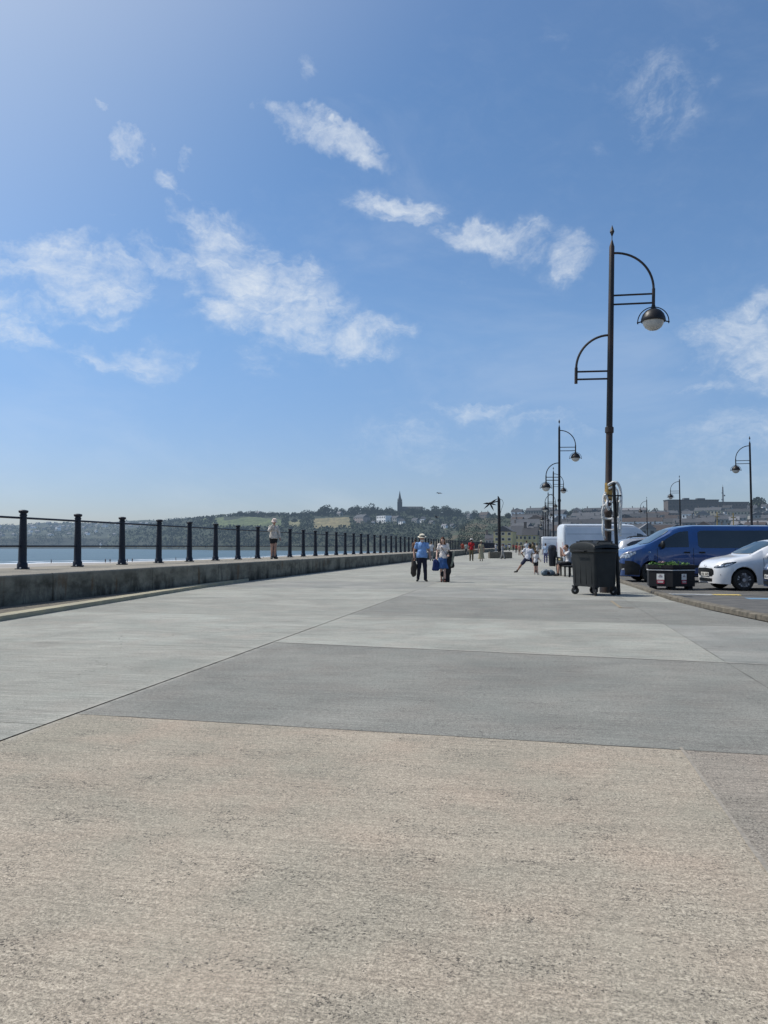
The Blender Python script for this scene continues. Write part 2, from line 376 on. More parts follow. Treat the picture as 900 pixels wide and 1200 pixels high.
def slab(key, x0a, x1a, y0, y1, sk=True, curve=False):
    """slab between two transverse joints; the kerb side can follow the curved kerb"""
    pr.m(M[key]); ys = [y0, y1]
    if curve: ys = [lerp(y0, y1, i / 6) for i in range(7)]
    pts = []
    f_ = skew if sk else (lambda x, y: y)
    xl = x0a + (0.0035 if curve else (0.010 if abs(x0a + 3.4) < .01 else g))
    xr_ = lambda y: kerb_x(y) if curve else (x1a - (0.008 if abs(x1a + 3.4) < .01 else 0))
    st = 0.22 if y0 < 20 else 1.5
    ny = max(2, int((y1 - y0) / st)); xa, xb = xl, xr_(y0); nx = max(2, int((xb - xa) / st)) if y0 < 20 else 2
    jt = lambda x, y, k_: 0.006 * noise.noise(Vector((x * 4.1, y * 4.3, k_ * 7.7))) + 0.006 * max(0, noise.noise(Vector((x * 9, y * 9, k_ * 3 + 2))) - .35) if y0 < 20 else 0
    P_ = []
    for i in range(nx): x = lerp(xl, xr_(y0), i / nx); P_.append((x, f_(x, y0) + 0.004 + abs(jt(x, y0, 1))))
    for i in range(ny): y = lerp(y0, y1, i / ny); x = xr_(y); P_.append((x - (0 if curve else abs(jt(x, y, 2))), f_(x, y) + (0.004 if i == 0 else 0)))
    for i in range(nx): x = lerp(xr_(y1), xl, i / nx); P_.append((x, f_(x, y1) - 0.004 - abs(jt(x, y1, 3))))
    for i in range(ny): y = lerp(y1, y0, i / ny); P_.append((xl + abs(jt(xl, y, 4)), f_(xl, y) - (0.004 if i == 0 else 0)))
    pr.add([(x, y, 0.0) for x, y in P_], [tuple(range(len(P_)))])
for (y0, y1, k) in zip(rows, rows[1:], mid_seq):
    xr = 0.86 if y1 < 6 else 1.98
    slab(k, -3.4, xr, y0, y1)
    kk = 'beige2' if y1 < 6 else {'g1': 'g1', 'g2': 'g4', 'g3': 'g3', 'g4': 'g3'}[k]
    slab(kk, xr, None, y0, y1, curve=True)
for (y0, y1, k) in zip(lrows, lrows[1:], left_seq): slab(k, WF, -3.4, y0, y1, sk=False)
struct(pr.build('promenade'))
def mortar(y_row, x0, x1, w, seed):
    mb = MB(); n_ = int((x1 - x0) / .06); a_, b_ = [], []
    for i in range(n_ + 1):
        x = lerp(x0, x1, i / n_); y = skew(x, y_row); q_ = noise.noise(Vector((x * 3, seed, 0))) * .5 + noise.noise(Vector((x * 14, seed, 4)))
        a_.append((x, y + .012 + abs(q_) * w * .3, .003)); b_.append((x, y + .014 + w * (.45 + .55 * max(q_ + .4, 0)), .003))
    mb.add(a_ + b_, [(i, i + 1, n_ + 2 + i, n_ + 1 + i) for i in range(n_)]); o_ = mb.build('joint_mortar', M['mortar']); struct(o_)
M['mortar'] = mat('pale_mortar', (0.42, 0.40, 0.35), (0.30, 0.29, 0.26), scale=30, rough=.95, bump=.6, detail=6, bdist=.004)
mortar(9.68, -3.35, 3.6, .045, 1.3)
mb = MB(); n_ = 120; vs = []
for i in range(n_ + 1):
    y = lerp(-2.9, 5.15, i / n_); q_ = noise.noise(Vector((y * 3, 8, 0))); q2_ = noise.noise(Vector((y * 11, 3, 0)))
    vs += [(.85 + .004 * q_, y, .003), (.868 + .01 * abs(q2_), y, .003)]
mb.add(vs, [(2 * i, 2 * i + 1, 2 * i + 3, 2 * i + 2) for i in range(n_)]); struct(mb.build('joint_mortar', mat('tan_mortar', (0.33, 0.30, 0.25), (0.22, 0.2, 0.17), scale=40, rough=.95, bump=.6, detail=6, bdist=.004)))

# raised wedge and pale kerb stones at the foot of the sea wall
LK = [(-8, -7.3), (4, -8.15), (11.4, -8.77), (16, -9.25), (21, -9.75), (26.4, -10.15)]
kb = MB(); kb.m(M['kerbpale'])
ys = [-8 + 0.86 * i for i in range(41)]
ys = [y for y in ys if y < 26.4] + [26.4]
vs, fs = [], []
for y in ys:
    x = pl(y, LK); xi = max(x - 0.28, WF + 0.002)
    vs += [(x, y, -0.02), (x, y, 0.085), (xi, y, 0.09)]
for i in range(len(ys) - 1):
    for k in range(2): fs.append((3 * i + k, 3 * i + k + 1, 3 * i + k + 4, 3 * i + k + 3))
kb.add(vs, fs)
struct(kb.build('kerb', smooth=30))
wf = MB(); vs, fs = [], []
for y in ys:
    x = pl(y, LK); xi = max(x - 0.285, WF + 0.001); vs += [(xi, y, 0.075), (WF + 0.001, y, 0.078)]
for i in range(len(ys) - 1): fs.append((2 * i, 2 * i + 1, 2 * i + 3, 2 * i + 2))
wf.add(vs, fs); struct(wf.build('wall_footing_strip', M['kerbc']))
# kerb of the car park
kc = MB(); kc.m(M['kerbc']); yy = [-12 + 0.95 * i for i in range(200)]
for i, (a, b) in enumerate(zip(yy, yy[1:])):
    a2, b2 = a + 0.003, b - 0.003
    j = rnd.uniform(-0.006, 0.006)
    vs = []
    for y in (a2, b2):
        x = kerb_x(y) + 0.002 + j
        vs += [(x, y, -0.02), (x + 0.006, y, 0.062 + j), (x + 0.03, y, 0.078 + j), (x + 0.2, y, 0.080 + j), (x + 0.2, y, -0.05)]
    fs = [(k, k + 1, k + 6, k + 5) for k in range(4)] + [(0, 1, 2, 3, 4), (9, 8, 7, 6, 5)]
    kc.add(vs, fs)
k2 = kc.build('kerb', smooth=40); struct(k2)
PK = -0.015
cp = MB(); vs, fs = [], []
yy = [-12 + 2 * i for i in range(100)] + [400]
for y in yy: vs += [(kerb_x(y) + 0.2, y, PK), (58, y, PK)]
for i in range(len(yy) - 1): fs.append((2 * i, 2 * i + 1, 2 * i + 3, 2 * i + 2))
cp.add(vs, fs); struct(cp.build('car_park', M['asphalt']))
# painted markings in the car park
def sheet(name, pts, material, z=-0.011):
    mb = MB(); mb.add([(p[0], p[1], z) for p in pts], [tuple(range(len(pts)))]); return struct(mb.build(name, material))
ya, yb = G(792, 697, -.01).y, G(792, 697, -.01).y + 0.55
p1 = G(785, 698.5, -.01).x; p2 = G(842, 698.5, -.01).x; p3 = G(874, 698.5, -.01).x
sheet('road_marking', [(p1, ya), (p2, ya), (p2, yb), (p1, yb)], M['whitep'])
sheet('road_marking', [(p2 + .01, ya), (p3, ya), (p3, yb), (p2 + .01, yb)], M['yellow'])
q = G(878, 702, -.01); sheet('road_marking', [(q.x, q.y), (q.x + 4, q.y), (q.x + 4, q.y + 0.5), (q.x, q.y + 0.5)], M['bluep'])
q = G(815, 690, -.01)
for k in range(6):
    sheet('road_marking', [(5.2, q.y + 0.3 + k * 2.75), (10, q.y + 0.3 + k * 2.75), (10, q.y + 0.42 + k * 2.75), (5.2, q.y + 0.42 + k * 2.75)], M['whitep'])
# worn yellow line and cover by the bin
a = G(716, 704); b = G(727, 712)
sheet('road_marking', [(a.x - .03, a.y), (a.x + .03, a.y), (b.x + .03, b.y), (b.x - .03, b.y)], mat('faded_yellow', (0.30, 0.23, 0.13), (.2, .18, .14), scale=9, rough=.9), 0.004)
sheet('road_marking', [(b.x - .04, b.y - .12), (b.x + .27, b.y - .12), (b.x + .27, b.y - .02), (b.x - .04, b.y - .02)], mat('cover_rust', (0.12, 0.08, 0.05), scale=12, rough=0.9), 0.004)

# ------------------------------------------------------------------ sea wall and railing
swl = empty('sea_wall', (WF, 20, 0)); tag(swl, 'long low grey concrete sea wall with broad top and dark stained face below railing', 'wall')
y = -9.0
ws = [-9 + 4.4 * i for i in range(31)] + [140, 160, 200, 260, 330]
off = 2.0
for i in range(len(ws) - 1):
    y0, y1 = ws[i] + off + 0.012, ws[i + 1] + off - 0.012
    w = MB(); e = 0.035
    sec = [(WF, -0.05), (WF, HW - e), (WF - e * .4, HW - e * .3), (WF - e, HW), (WB, HW + .02), (WB, -5.6)]
    n = len(sec); vs = [(x - (WF), yy_ - 20, z) for yy_ in (y0, y1) for x, z in sec]
    w.add(vs, [(k, k + 1, n + k + 1, n + k) for k in range(n - 1)] + [tuple(range(n - 1, -1, -1)), tuple(range(n, 2 * n))])
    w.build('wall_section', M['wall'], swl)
core = MB(); core.box((-(0.03) - 1.4, 140, 0.3), (2.7, 320, 0.7)); core.build('joint_filler', M['joint'], swl)

DP = -12.2; Y0 = 16.72; SP = 2.29
rail = empty('railing', (DP, Y0, HW)); tag(rail, 'navy iron railing of stout round posts and two rails on the sea wall', 'railing')
pp = MB(); pp.lathe([(0.17, 0.0), (0.17, 0.015), (0.125, 0.018), (0.12, 0.13), (0.105, 0.15), (0.098, 0.17), (0.095, 0.5), (0.078, 1.28),
     (0.088, 1.285), (0.088, 1.31), (0.075, 1.32), (0.075, 1.345), (0.10, 1.355), (0.112, 1.385), (0.112, 1.405), (0.10, 1.415), (0.04, 1.43)], n=18)
p0 = None
bm_ = MB(); bm_.lathe([(0.02, 0), (0.02, 0.03), (0.01, 0.035)], n=8)
for i in range(-3, 92):
    if p0 is None:
        p0 = pp.build('post', M['navy'], rail, smooth=35, loc=(0, i * SP, 0.018)); o = p0
    else:
        o = p0.copy(); COL.objects.link(o); o.location = (0, i * SP, 0.018)
        o.rotation_euler = (R(rnd.uniform(-.6, .6)), R(rnd.uniform(-.6, .6)), 0)
    if i < 10:
        for (bx, by) in ((0.14, 0.05), (0.05, -0.14)):
            if i == -3 and bx == 0.14: b0 = bm_.build('bolt', M['steel'], o, smooth=30, loc=(bx, by, 0.015))
            else:
                bb = b0.copy(); COL.objects.link(bb); bb.parent = o; bb.location = (bx, by, 0.015)
for z, r_ in ((1.25, 0.026), (0.57, 0.022)):
    t = MB(); t.tube([(0, -4 * SP, z), (0, 30 * SP, z), (0, 92 * SP, z)], r_, n=10); t.build('rail', M['navy'], rail, smooth=40)

# ------------------------------------------------------------------ sea, beach, hills
SEA = -5.0
def sea_material():
    m = bpy.data.materials.new('sea_water'); t = nt(m); N = t.nodes; L = t.links; b = N['Principled BSDF']
    b.inputs['Roughness'].default_value = 0.32; b.inputs['Specular IOR Level'].default_value = 0.3
    ge = N.new('ShaderNodeNewGeometry')
    def nz(scale, det, st):
        mp = N.new('ShaderNodeMapping'); mp.inputs['Scale'].default_value = st; mp.inputs['Rotation'].default_value = (0, 0, TH * .8); L.new(ge.outputs['Position'], mp.inputs[0])
        n = N.new('ShaderNodeTexNoise'); n.inputs['Scale'].default_value = scale; n.inputs['Detail'].default_value = det; L.new(mp.outputs[0], n.inputs['Vector']); return n.outputs['Fac']
    n1 = nz(1, 5, (0.006, 0.03, 1))
    r = N.new('ShaderNodeMapRange'); r.inputs[1].default_value = .35; r.inputs[2].default_value = .65; L.new(n1, r.inputs[0])
    mx = N.new('ShaderNodeMix'); mx.data_type = 'RGBA'; mx.inputs[6].default_value = (0.030, 0.062, 0.068, 1); mx.inputs[7].default_value = (0.065, 0.108, 0.112, 1); L.new(r.outputs[0], mx.inputs[0])
    at = N.new('ShaderNodeAttribute'); at.attribute_name = 'foam'
    ad = N.new('ShaderNodeMath'); ad.operation = 'ADD'; L.new(at.outputs['Fac'], ad.inputs[0]); L.new(nz(1, 6, (0.05, 0.16, 1)), ad.inputs[1])
    fr = N.new('ShaderNodeMapRange'); fr.inputs[1].default_value = 1.0; fr.inputs[2].default_value = 1.15; L.new(ad.outputs[0], fr.inputs[0])
    m2 = N.new('ShaderNodeMix'); m2.data_type = 'RGBA'; m2.inputs[7].default_value = (0.75, 0.77, 0.78, 1); L.new(mx.outputs[2], m2.inputs[6]); L.new(fr.outputs[0], m2.inputs[0])
    L.new(m2.outputs[2], b.inputs['Base Color'])
    bp = N.new('ShaderNodeBump'); bp.inputs['Strength'].default_value = 1; bp.inputs['Distance'].default_value = 0.6
    L.new(nz(1, 6, (0.12, 0.35, 1)), bp.inputs['Height']); L.new(bp.outputs[0], b.inputs['Normal'])
    # haze painted over the water as a glowing tint, stronger with distance
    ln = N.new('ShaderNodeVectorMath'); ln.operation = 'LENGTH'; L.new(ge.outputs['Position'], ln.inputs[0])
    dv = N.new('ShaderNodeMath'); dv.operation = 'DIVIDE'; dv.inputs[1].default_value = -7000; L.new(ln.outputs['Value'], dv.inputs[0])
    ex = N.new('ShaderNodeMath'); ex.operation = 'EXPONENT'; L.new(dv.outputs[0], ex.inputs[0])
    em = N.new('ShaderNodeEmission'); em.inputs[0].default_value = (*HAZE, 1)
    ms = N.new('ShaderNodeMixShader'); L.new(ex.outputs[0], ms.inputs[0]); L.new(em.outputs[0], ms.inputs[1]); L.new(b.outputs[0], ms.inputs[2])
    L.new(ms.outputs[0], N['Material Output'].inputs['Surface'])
    return m
SURF = [(-500, 673), (-250, 666), (0, 661.0), (140, 658.6), (250, 655.5), (350, 651.0), (430, 648.2), (500, 646.4), (560, 645.6)]
surf_pts = []
for k in range(len(SURF) - 1):
    for j in range(8):
        t = j / 8; surf_pts.append((lerp(SURF[k][0], SURF[k + 1][0], t), lerp(SURF[k][1], SURF[k + 1][1], t)))
surf_pts.append(SURF[-1])
def seapt(px, y, z=SEA):
    zc = (CH - z) * F / (y - HOR); return D(px, zc, z)
sw = [seapt(px, y + 0.25 * math.sin(px * .07) * (1 - px / 900)) for px, y in surf_pts]
# sea sheet: from the surf line out, finer near it; and a plain far sheet to the horizon
ZS = [0, 0.008, 0.02, 0.035, 0.06, 0.10, 0.16, 0.25, 0.40, 0.6, 0.9, 1.4, 2.5, 5, 10]
FO = [1.0, 0.9, 0.55, 0.25, 0.62, 0.10, 0.42, 0.05, 0.2, 0, 0, 0, 0, 0, 0]
vs, fs, fm = [], [], []
for p in sw:
    out = Vector((-1, 0.55, 0)).normalized(); zc = p.length
    q = Vector(p); dirn = Vector((q.x, q.y, 0)); dirn.normalize()
    for s_, f_ in zip(ZS, FO):
        vs.append((q.x + dirn.x * s_ * 700, q.y + dirn.y * s_ * 700, SEA)); fm.append(f_)
nZ = len(ZS)
for i in range(len(sw) - 1):
    for k in range(nZ - 1): fs.append((i * nZ + k, (i + 1) * nZ + k, (i + 1) * nZ + k + 1, i * nZ + k + 1))
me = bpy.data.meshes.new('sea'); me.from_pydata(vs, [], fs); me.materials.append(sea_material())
a_ = me.attributes.new('foam', 'FLOAT', 'POINT'); a_.data.foreach_set('value', fm)
so = bpy.data.objects.new('sea', me); COL.objects.link(so); struct(so)
fl = MB(); fl.add([(-9000, -9000, SEA - .5), (9000, -9000, SEA - .5), (9000, 9000, SEA - .5), (-9000, 9000, SEA - .5)], [(0, 1, 2, 3)])
struct(fl.build('sea_bed', M['sand']))
# beach between wall and surf
vs, fs = [], []; K = 7
for p in sw:
    yw = min(max(p.y * 0.75, -150), 400); a = Vector((WB + 0.3, yw, -3.4))
    for k in range(K):
        t = k / (K - 1); v = a.lerp(p, t); v.z = lerp(-3.3, SEA + 0.02, t ** 0.6); vs.append(tuple(v))
for i in range(len(sw) - 1):
    for k in range(K - 1): fs.append((i * K + k, i * K + k + 1, (i + 1) * K + k + 1, (i + 1) * K + k))
bb_ = MB(); bb_.add(vs, fs); bb_.add([(-400, -150, -4.9), (WB + .4, -150, -3.3), (WB + .4, -40, -3.3), (-300, 30, -4.9)], [(0, 1, 2, 3)]); struct(bb_.build('beach', M['sand'], smooth=60))

class Terr:
    def __init__(s, cols): s.cols = cols; s.K = len(cols[0][1])
    def prof(s, px):
        c = s.cols
        if px <= c[0][0]: return c[0][1]
        for (a, pa), (b, pb) in zip(c, c[1:]):
            if px <= b:
                t = (px - a) / (b - a); t = t * t * (3 - 2 * t)
                return [(lerp(u[0], v[0], t), lerp(u[1], v[1], t)) for u, v in zip(pa, pb)]
        return c[-1][1]
    def at(s, px, t):
        """t in 0..K-1 -> (depth, image row, height)"""
        p = s.prof(px); i = min(int(t), s.K - 2); u = t - i
        zc = lerp(p[i][0], p[i + 1][0], u); y = lerp(p[i][1], p[i + 1][1], u)
        z = HY(y, zc)
        nzv = noise.fractal(Vector((px * 0.03, t * 1.7, s.K + len(s.cols))), 0.8, 2.0, 5)
        z += nzv * 1.6 * zc / F * min(1, t)
        return zc, y, z
    def pt(s, px, t):
        zc, y, z = s.at(px, t); return D(px, zc, z)
T1 = Terr([(-450, [(2000, 644), (2050, 632), (2400, 625), (3000, 618), (3300, 624)]),
           (0, [(2000, 644.2), (2060, 631), (2400, 623), (2950, 615.8), (3300, 621)]),
           (60, [(2000, 644.2), (2060, 630), (2400, 622), (2950, 613.0), (3300, 621)]),
           (100, [(2000, 644.2), (2060, 630), (2400, 621), (2900, 613.0), (3300, 620)]),
           (180, [(2000, 644.2), (2060, 629), (2400, 620), (2800, 609.5), (3200, 617)]),
           (240, [(1900, 644.2), (1960, 628), (2400, 618), (2800, 606.5), (3200, 614)]),
           (340, [(1900, 644.2), (1960, 628), (2400, 618), (2800, 605), (3200, 612)])])
T2 = Terr([(110, [(1900, 646), (1920, 645), (1950, 644.5), (2000, 644), (2100, 645)]),
           (150, [(1700, 646), (1730, 634), (1800, 626), (1950, 620), (2100, 624)]),
           (200, [(1450, 646.5), (1500, 630), (1650, 618), (1850, 610), (2000, 615)]),
           (270, [(1200, 647), (1270, 624), (1450, 609), (1600, 604), (1800, 610)]),
           (400, [(1000, 648), (1080, 623), (1300, 609), (1500, 602.5), (1700, 608)]),
           (500, [(900, 649), (980, 626), (1200, 612), (1400, 601), (1700, 607)]),
           (560, [(850, 649), (930, 629), (1150, 615), (1350, 604), (1650, 610)]),
           (680, [(800, 649), (900, 632), (1100, 618), (1300, 608), (1600, 613)])])
T3 = Terr([(490, [(700, 649), (750, 648), (800, 647), (850, 646.5), (900, 647)]),
           (520, [(430, 647), (520, 640), (650, 634), (850, 630), (1000, 634)]),
           (560, [(330, 644.5), (450, 635), (650, 621), (900, 608), (1100, 612)]),
           (620, [(300, 644.5), (450, 635), (650, 618), (950, 605), (1200, 609)]),
           (700, [(300, 644.5), (450, 635), (650, 617), (950, 601.5), (1200, 606)]),
           (800, [(300, 644.5), (450, 635), (650, 617), (950, 600.5), (1200, 605)]),
           (900, [(300, 644.5), (450, 635), (650, 617), (950, 597.5), (1200, 602)]),
           (1250, [(300, 644.5), (450, 635), (650, 617), (950, 599), (1200, 603)])])
def ingrect(px, y, a, b, c, d): return a <= px <= b and c <= y <= d
def col_T1(px, y, t):
    c = Vector((0.050, 0.058, 0.045)) if t < 1 else Vector((0.060, 0.075, 0.045))
    n = noise.noise(Vector((px * .12, y * .35, 3)))
    if t >= 1 and n > 0.12: c = Vector((0.13, 0.14, 0.09))
    return c * (1 + 0.5 * noise.noise(Vector((px * .5, y * .6, 9))))
def col_T2(px, y, t):
    c = Vector((0.035, 0.052, 0.022))
    n = noise.noise(Vector((px * .05, y * .2, 5)))
    if t < 1: c = Vector((0.050, 0.060, 0.034)) if n > 0.1 else Vector((0.035, 0.048, 0.024))
    else:
        w = 1.4 * math.sin(px * .09)
        if ingrect(px, y + w, 255, 330, 607.5, 617 ): c = Vector((0.15, 0.19, 0.075))
        if ingrect(px, y + w, 338, 352, 609, 617): c = Vector((0.26, 0.25, 0.13))
        if ingrect(px, y - w * .4, 368, 410, 607, 618.5): c = Vector((0.31, 0.26, 0.13))
        if ingrect(px, y, 236, 262, 607, 613): c = Vector((0.14, 0.18, 0.07))
        if px > 520 and n > 0: c = Vector((0.10, 0.095, 0.05))
    return c * (1 + 0.45 * noise.noise(Vector((px * .3, y * .8, 2))))
def col_T3(px, y, t):
    n = noise.noise(Vector((px * .06, y * .15, 8)))
    if px < 600: c = Vector((0.055, 0.070, 0.028)) if n < 0.1 else Vector((0.13, 0.105, 0.055))
    else: c = Vector((0.05, 0.065, 0.035)) if n < 0 else Vector((0.11, 0.105, 0.09))
    return c * (1 + 0.4 * noise.noise(Vector((px * .3, y * .8, 2))))
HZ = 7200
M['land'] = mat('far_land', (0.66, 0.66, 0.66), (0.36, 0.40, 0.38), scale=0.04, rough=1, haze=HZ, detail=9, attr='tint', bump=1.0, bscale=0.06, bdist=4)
def terrain(T, px0, px1, dpx, nt_, colf):
    vs, fs, cols = [], [], []
    n = int((px1 - px0) / dpx) + 1; m_ = nt_ * (T.K - 1) + 1
    for i in range(n):
        px = px0 + i * dpx
        for j in range(m_):
            t = j / nt_; zc, y, z = T.at(px, min(t, T.K - 1 - 1e-6)); vs.append(tuple(D(px, zc, z))); cols.append(colf(px, y, t))
    for i in range(n - 1):
        for j in range(m_ - 1): fs.append((i * m_ + j, (i + 1) * m_ + j, (i + 1) * m_ + j + 1, i * m_ + j + 1))
    me = bpy.data.meshes.new('hills'); me.from_pydata(vs, [], fs); me.materials.append(M['land'])
    a = me.color_attributes.new('tint', 'FLOAT_COLOR', 'POINT')
    buf = []
    for c in cols: buf += [max(c[0], 0), max(c[1], 0), max(c[2], 0), 1]
    a.data.foreach_set('color', buf)
    me.polygons.foreach_set('use_smooth', [True] * len(me.polygons))
    o = bpy.data.objects.new('hills', me); COL.objects.link(o); struct(o); return o
terrain(T1, -450, 340, 2.5, 10, col_T1)
terrain(T2, 110, 680, 1.5, 14, col_T2)
terrain(T3, 490, 1250, 2.5, 10, col_T3)

# ------------------------------------------------------------------ leaves, trees
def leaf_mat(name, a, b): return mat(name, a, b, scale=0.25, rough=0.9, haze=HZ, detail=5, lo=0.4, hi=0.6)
M['leaf1'] = leaf_mat('foliage_dark', (0.010, 0.020, 0.009), (0.022, 0.036, 0.014))
M['leaf2'] = leaf_mat('foliage_mid', (0.022, 0.036, 0.013), (0.042, 0.058, 0.022))
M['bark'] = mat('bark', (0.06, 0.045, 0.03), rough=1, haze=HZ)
def leaves(mb, c, r, n, size, rg):
    for _ in range(n):
        while True:
            d = Vector((rg.uniform(-1, 1), rg.uniform(-1, 1), rg.uniform(-1, 1)))
            if 0.05 < d.length <= 1: break
        d = d.normalized() * (d.length ** 0.45)
        p = Vector(c) + Vector((d.x * r[0], d.y * r[1], d.z * r[2]))
        a = Vector((rg.gauss(0, 1), rg.gauss(0, 1), rg.gauss(0, 1))).normalized(); b = a.cross(Vector((rg.gauss(0, 1), rg.gauss(0, 1), rg.gauss(0, 1)))).normalized()
        s_ = size * rg.uniform(.5, 1.2)
        mb.add([p - a * s_, p - b * s_ * .7, p + a * s_, p + b * s_ * .8], [(0, 1, 2, 3)])
def tree(base, w, h, label, material, rg, n=420, group=None, parts=True, flat=0.8):
    o = empty('tree', base); tag(o, label, 'tree', group)
    tr = MB(); top = (rg.uniform(-.1, .1) * w, 0, h * .6)
    tr.tube([(0, 0, -1.0), (top[0] * .3, 0, h * .3), top], [w * .045, w * .035, w * .015], n=7)
    for k in range(3):
        a = rg.uniform(0, 6.28); tr.tube([(top[0] * .3, 0, h * .3), (math.cos(a) * w * .28, math.sin(a) * w * .2, h * .65)], [w * .02, w * .008], n=5)
    tr.build('trunk', M['bark'], o, smooth=50)
    cr = MB(); nb = rg.randint(5, 8)
    for k in range(nb):
        a = rg.uniform(0, 6.28); d = rg.uniform(0, .32) * w
        c = (math.cos(a) * d, math.sin(a) * d, h * rg.uniform(.22, .78)); rr = w * rg.uniform(.20, .30)
        leaves(cr, c, (rr, rr, rr * flat), n // nb, w * 0.055, rg)
    leaves(cr, (0, 0, h * .38), (w * .44, w * .40, h * .36), n // 2, w * .075, rg)
    cr.build('crown', material, o)
    return o
rg = random.Random(3)
# (px, skyline tree top row, width px, depth offset t on T2)
def place_tree(T, px, ytop, wpx, t, label, material='leaf1', group='dark trees along the hilltops', n=380):
    zc, y, z = T.at(px, t); k = zc / F
    htop = HY(ytop, zc); h = max(htop - z, wpx * k * .5)
    return tree(tuple(D(px, zc, htop - h)), wpx * k, h, label, M[material], rg, n=n, group=group)
sky_trees = [(282, 598, 7, 'small tree at the left end of the ridge, above the big green field'), (288, 600.5, 8, 'low tree just right of the small ridge end tree above the green field'),
 (296, 598.5, 10, 'bushy tree on the ridge above the middle of the green field'), (306, 600, 11, 'rounded tree on the ridge behind the figure standing on the wall'),
 (318, 600, 9, 'tree on the ridge just right of the standing figure\'s hood'), (332, 601, 12, 'low wide tree between green field and pale field on the ridge'),
 (345, 600, 14, 'spreading low tree on the ridge above the small pale field'), (356, 598.5, 14, 'dense tree on the ridge left of the tall hilltop clump'),
 (366, 599, 11, 'tree at the left foot of the tall hilltop clump'),
 (382, 591.5, 17, 'tallest rounded tree left of the church, above the straw field'), (375, 596, 10, 'tree leaning on the left side of the tallest rounded tree'), (393, 594, 9, 'thin topped tree just right of the tallest rounded tree'),
 (401, 595.5, 10, 'small tree filling the dip above the right end of the straw field'),
 (412, 594, 11, 'tree on the ridge left of the pair of round crowns'), (419, 591, 14, 'left one of the pair of round crowns on the ridge'), (436, 591.5, 20, 'large round crowned tree above the white hillside house'),
 (428, 593, 12, 'narrow tree squeezed between two large round crowns'), (446, 595, 9, 'small tree at the right shoulder of the large round crown'), (457, 594, 13, 'round tree immediately left of the church spire'),
 (463, 597, 8, 'little tree tucked against the church tower foot'), (482, 595, 15, 'tree in front of the church roof'), (493, 596, 13, 'tree at the right end of the church roof'),
 (502, 596, 11, 'low tree right of the church under the gull'), (511, 593, 14, 'tree left of the double crowned clump right of the church'), (522, 591, 17, 'tallest tree of the clump right of the church'),
 (528, 594, 12, 'tree on the right flank of the clump right of the church'), (537, 594, 12, 'separate round tree right of the clump beyond the church'), (547, 599, 10, 'low tree on the ridge above the woman in beige dress'),
 (557, 598, 11, 'tree on the ridge where the hill dips toward the town'), (566, 600, 9, 'low tree on the ridge left of the sculpture')]
for (px, yt, w, lb) in sky_trees: place_tree(T2, px, yt, w * 1.15, 2.68 + rg.uniform(-.1, .08), lb, n=420)
town_trees = [(596, 600, 8, 'low tree right behind the sculpture post on the skyline'), (606, 598.5, 8, 'skyline tree above the yellow houses'), (618, 597, 9, 'skyline tree between the yellow houses and the lamps'),
 (630, 599, 9, 'low skyline tree above the small white van'), (643, 600, 7, 'small skyline tree seen between the far lamp posts'), (666, 599, 9, 'skyline tree just right of the second lamp post'),
 (673, 596, 11, 'rounded skyline tree above the rear of the large white van'), (683, 596, 12, 'wide skyline tree above the large white van'), (694, 597, 10, 'skyline tree left of the nearest lamp post'),
 (703, 594, 8, 'tree touching the nearest lamp post on the skyline'), (733, 598, 9, 'skyline tree right of the white tubing frame'), (745, 599, 9, 'low skyline tree above the silver car'),
 (768, 596, 10, 'skyline tree left of the brown hilltop block'), (776, 598, 7, 'small tree against the left end of the hilltop block'), (887, 582, 22, 'large dome shaped tree on the skyline at the right edge')]
for (px, yt, w, lb) in town_trees: place_tree(T3, px, yt, w * 1.2, 2.9, lb, group='trees among the town roofs', n=380)
mid_trees = [(247, 603, 10, 'tree at the left shoulder of the headland'), (345, 608.5, 9, 'dark tree between the pale field and straw field'), (358, 608, 16, 'dark hedge tree left of the straw field'), (335, 613, 9, 'tree at the right corner of the large green field'),
 (417, 609, 12, 'tree at the left of the grey hillside villa'), (440, 612, 9, 'tree below the white hillside house'), (502, 608, 12, 'tree among the pale cottages right of the church'), (512, 611, 10, 'tree below the pale cottages right of the church')]
for (px, yt, w, lb) in mid_trees:
    zc, y, z = T2.at(px, 1.9); place_tree(T2, px, min(yt, y - 3), w, 1.9, lb, 'leaf1', n=300, group='trees on the slope below the ridge')

# woodland and scrub nobody could count
wd = MB(); wd.m(M['leaf1']); rg = random.Random(11)
def on_field(px, y):
    return ingrect(px, y, 255, 330, 606.5, 617.5) or ingrect(px, y, 368, 410, 606, 618.5) or ingrect(px, y, 338, 352, 608, 617)
cnt = 0
while cnt < 17000:
    px = rg.uniform(120, 600); t = rg.uniform(0.25, 3.0)
    if px < 250 and rg.random() > (px - 120) / 130: continue
    zc, y, z = T2.at(px, t)
    if on_field(px, y) : continue
    dens = noise.noise(Vector((px * .08, y * .25, 1)))
    if dens < -0.12 and rg.random() < .8: continue
    wd.m(M['leaf1'] if noise.noise(Vector((px * .1, y * .3, 4))) < 0.05 else M['leaf2'])
    k = zc / F; p = D(px, zc, z + rg.uniform(0, 4.2)); s_ = k * rg.uniform(.7, 1.9)
    a = Vector((rg.gauss(0, 1), rg.gauss(0, 1), rg.gauss(0, 1))).normalized(); b = a.cross(Vector((rg.gauss(0, 1), rg.gauss(0, 1), rg.gauss(0, 1)))).normalized()
    wd.add([p - a * s_, p - b * s_ * .7, p + a * s_, p + b * s_ * .8], [(0, 1, 2, 3)]); cnt += 1
cnt = 0
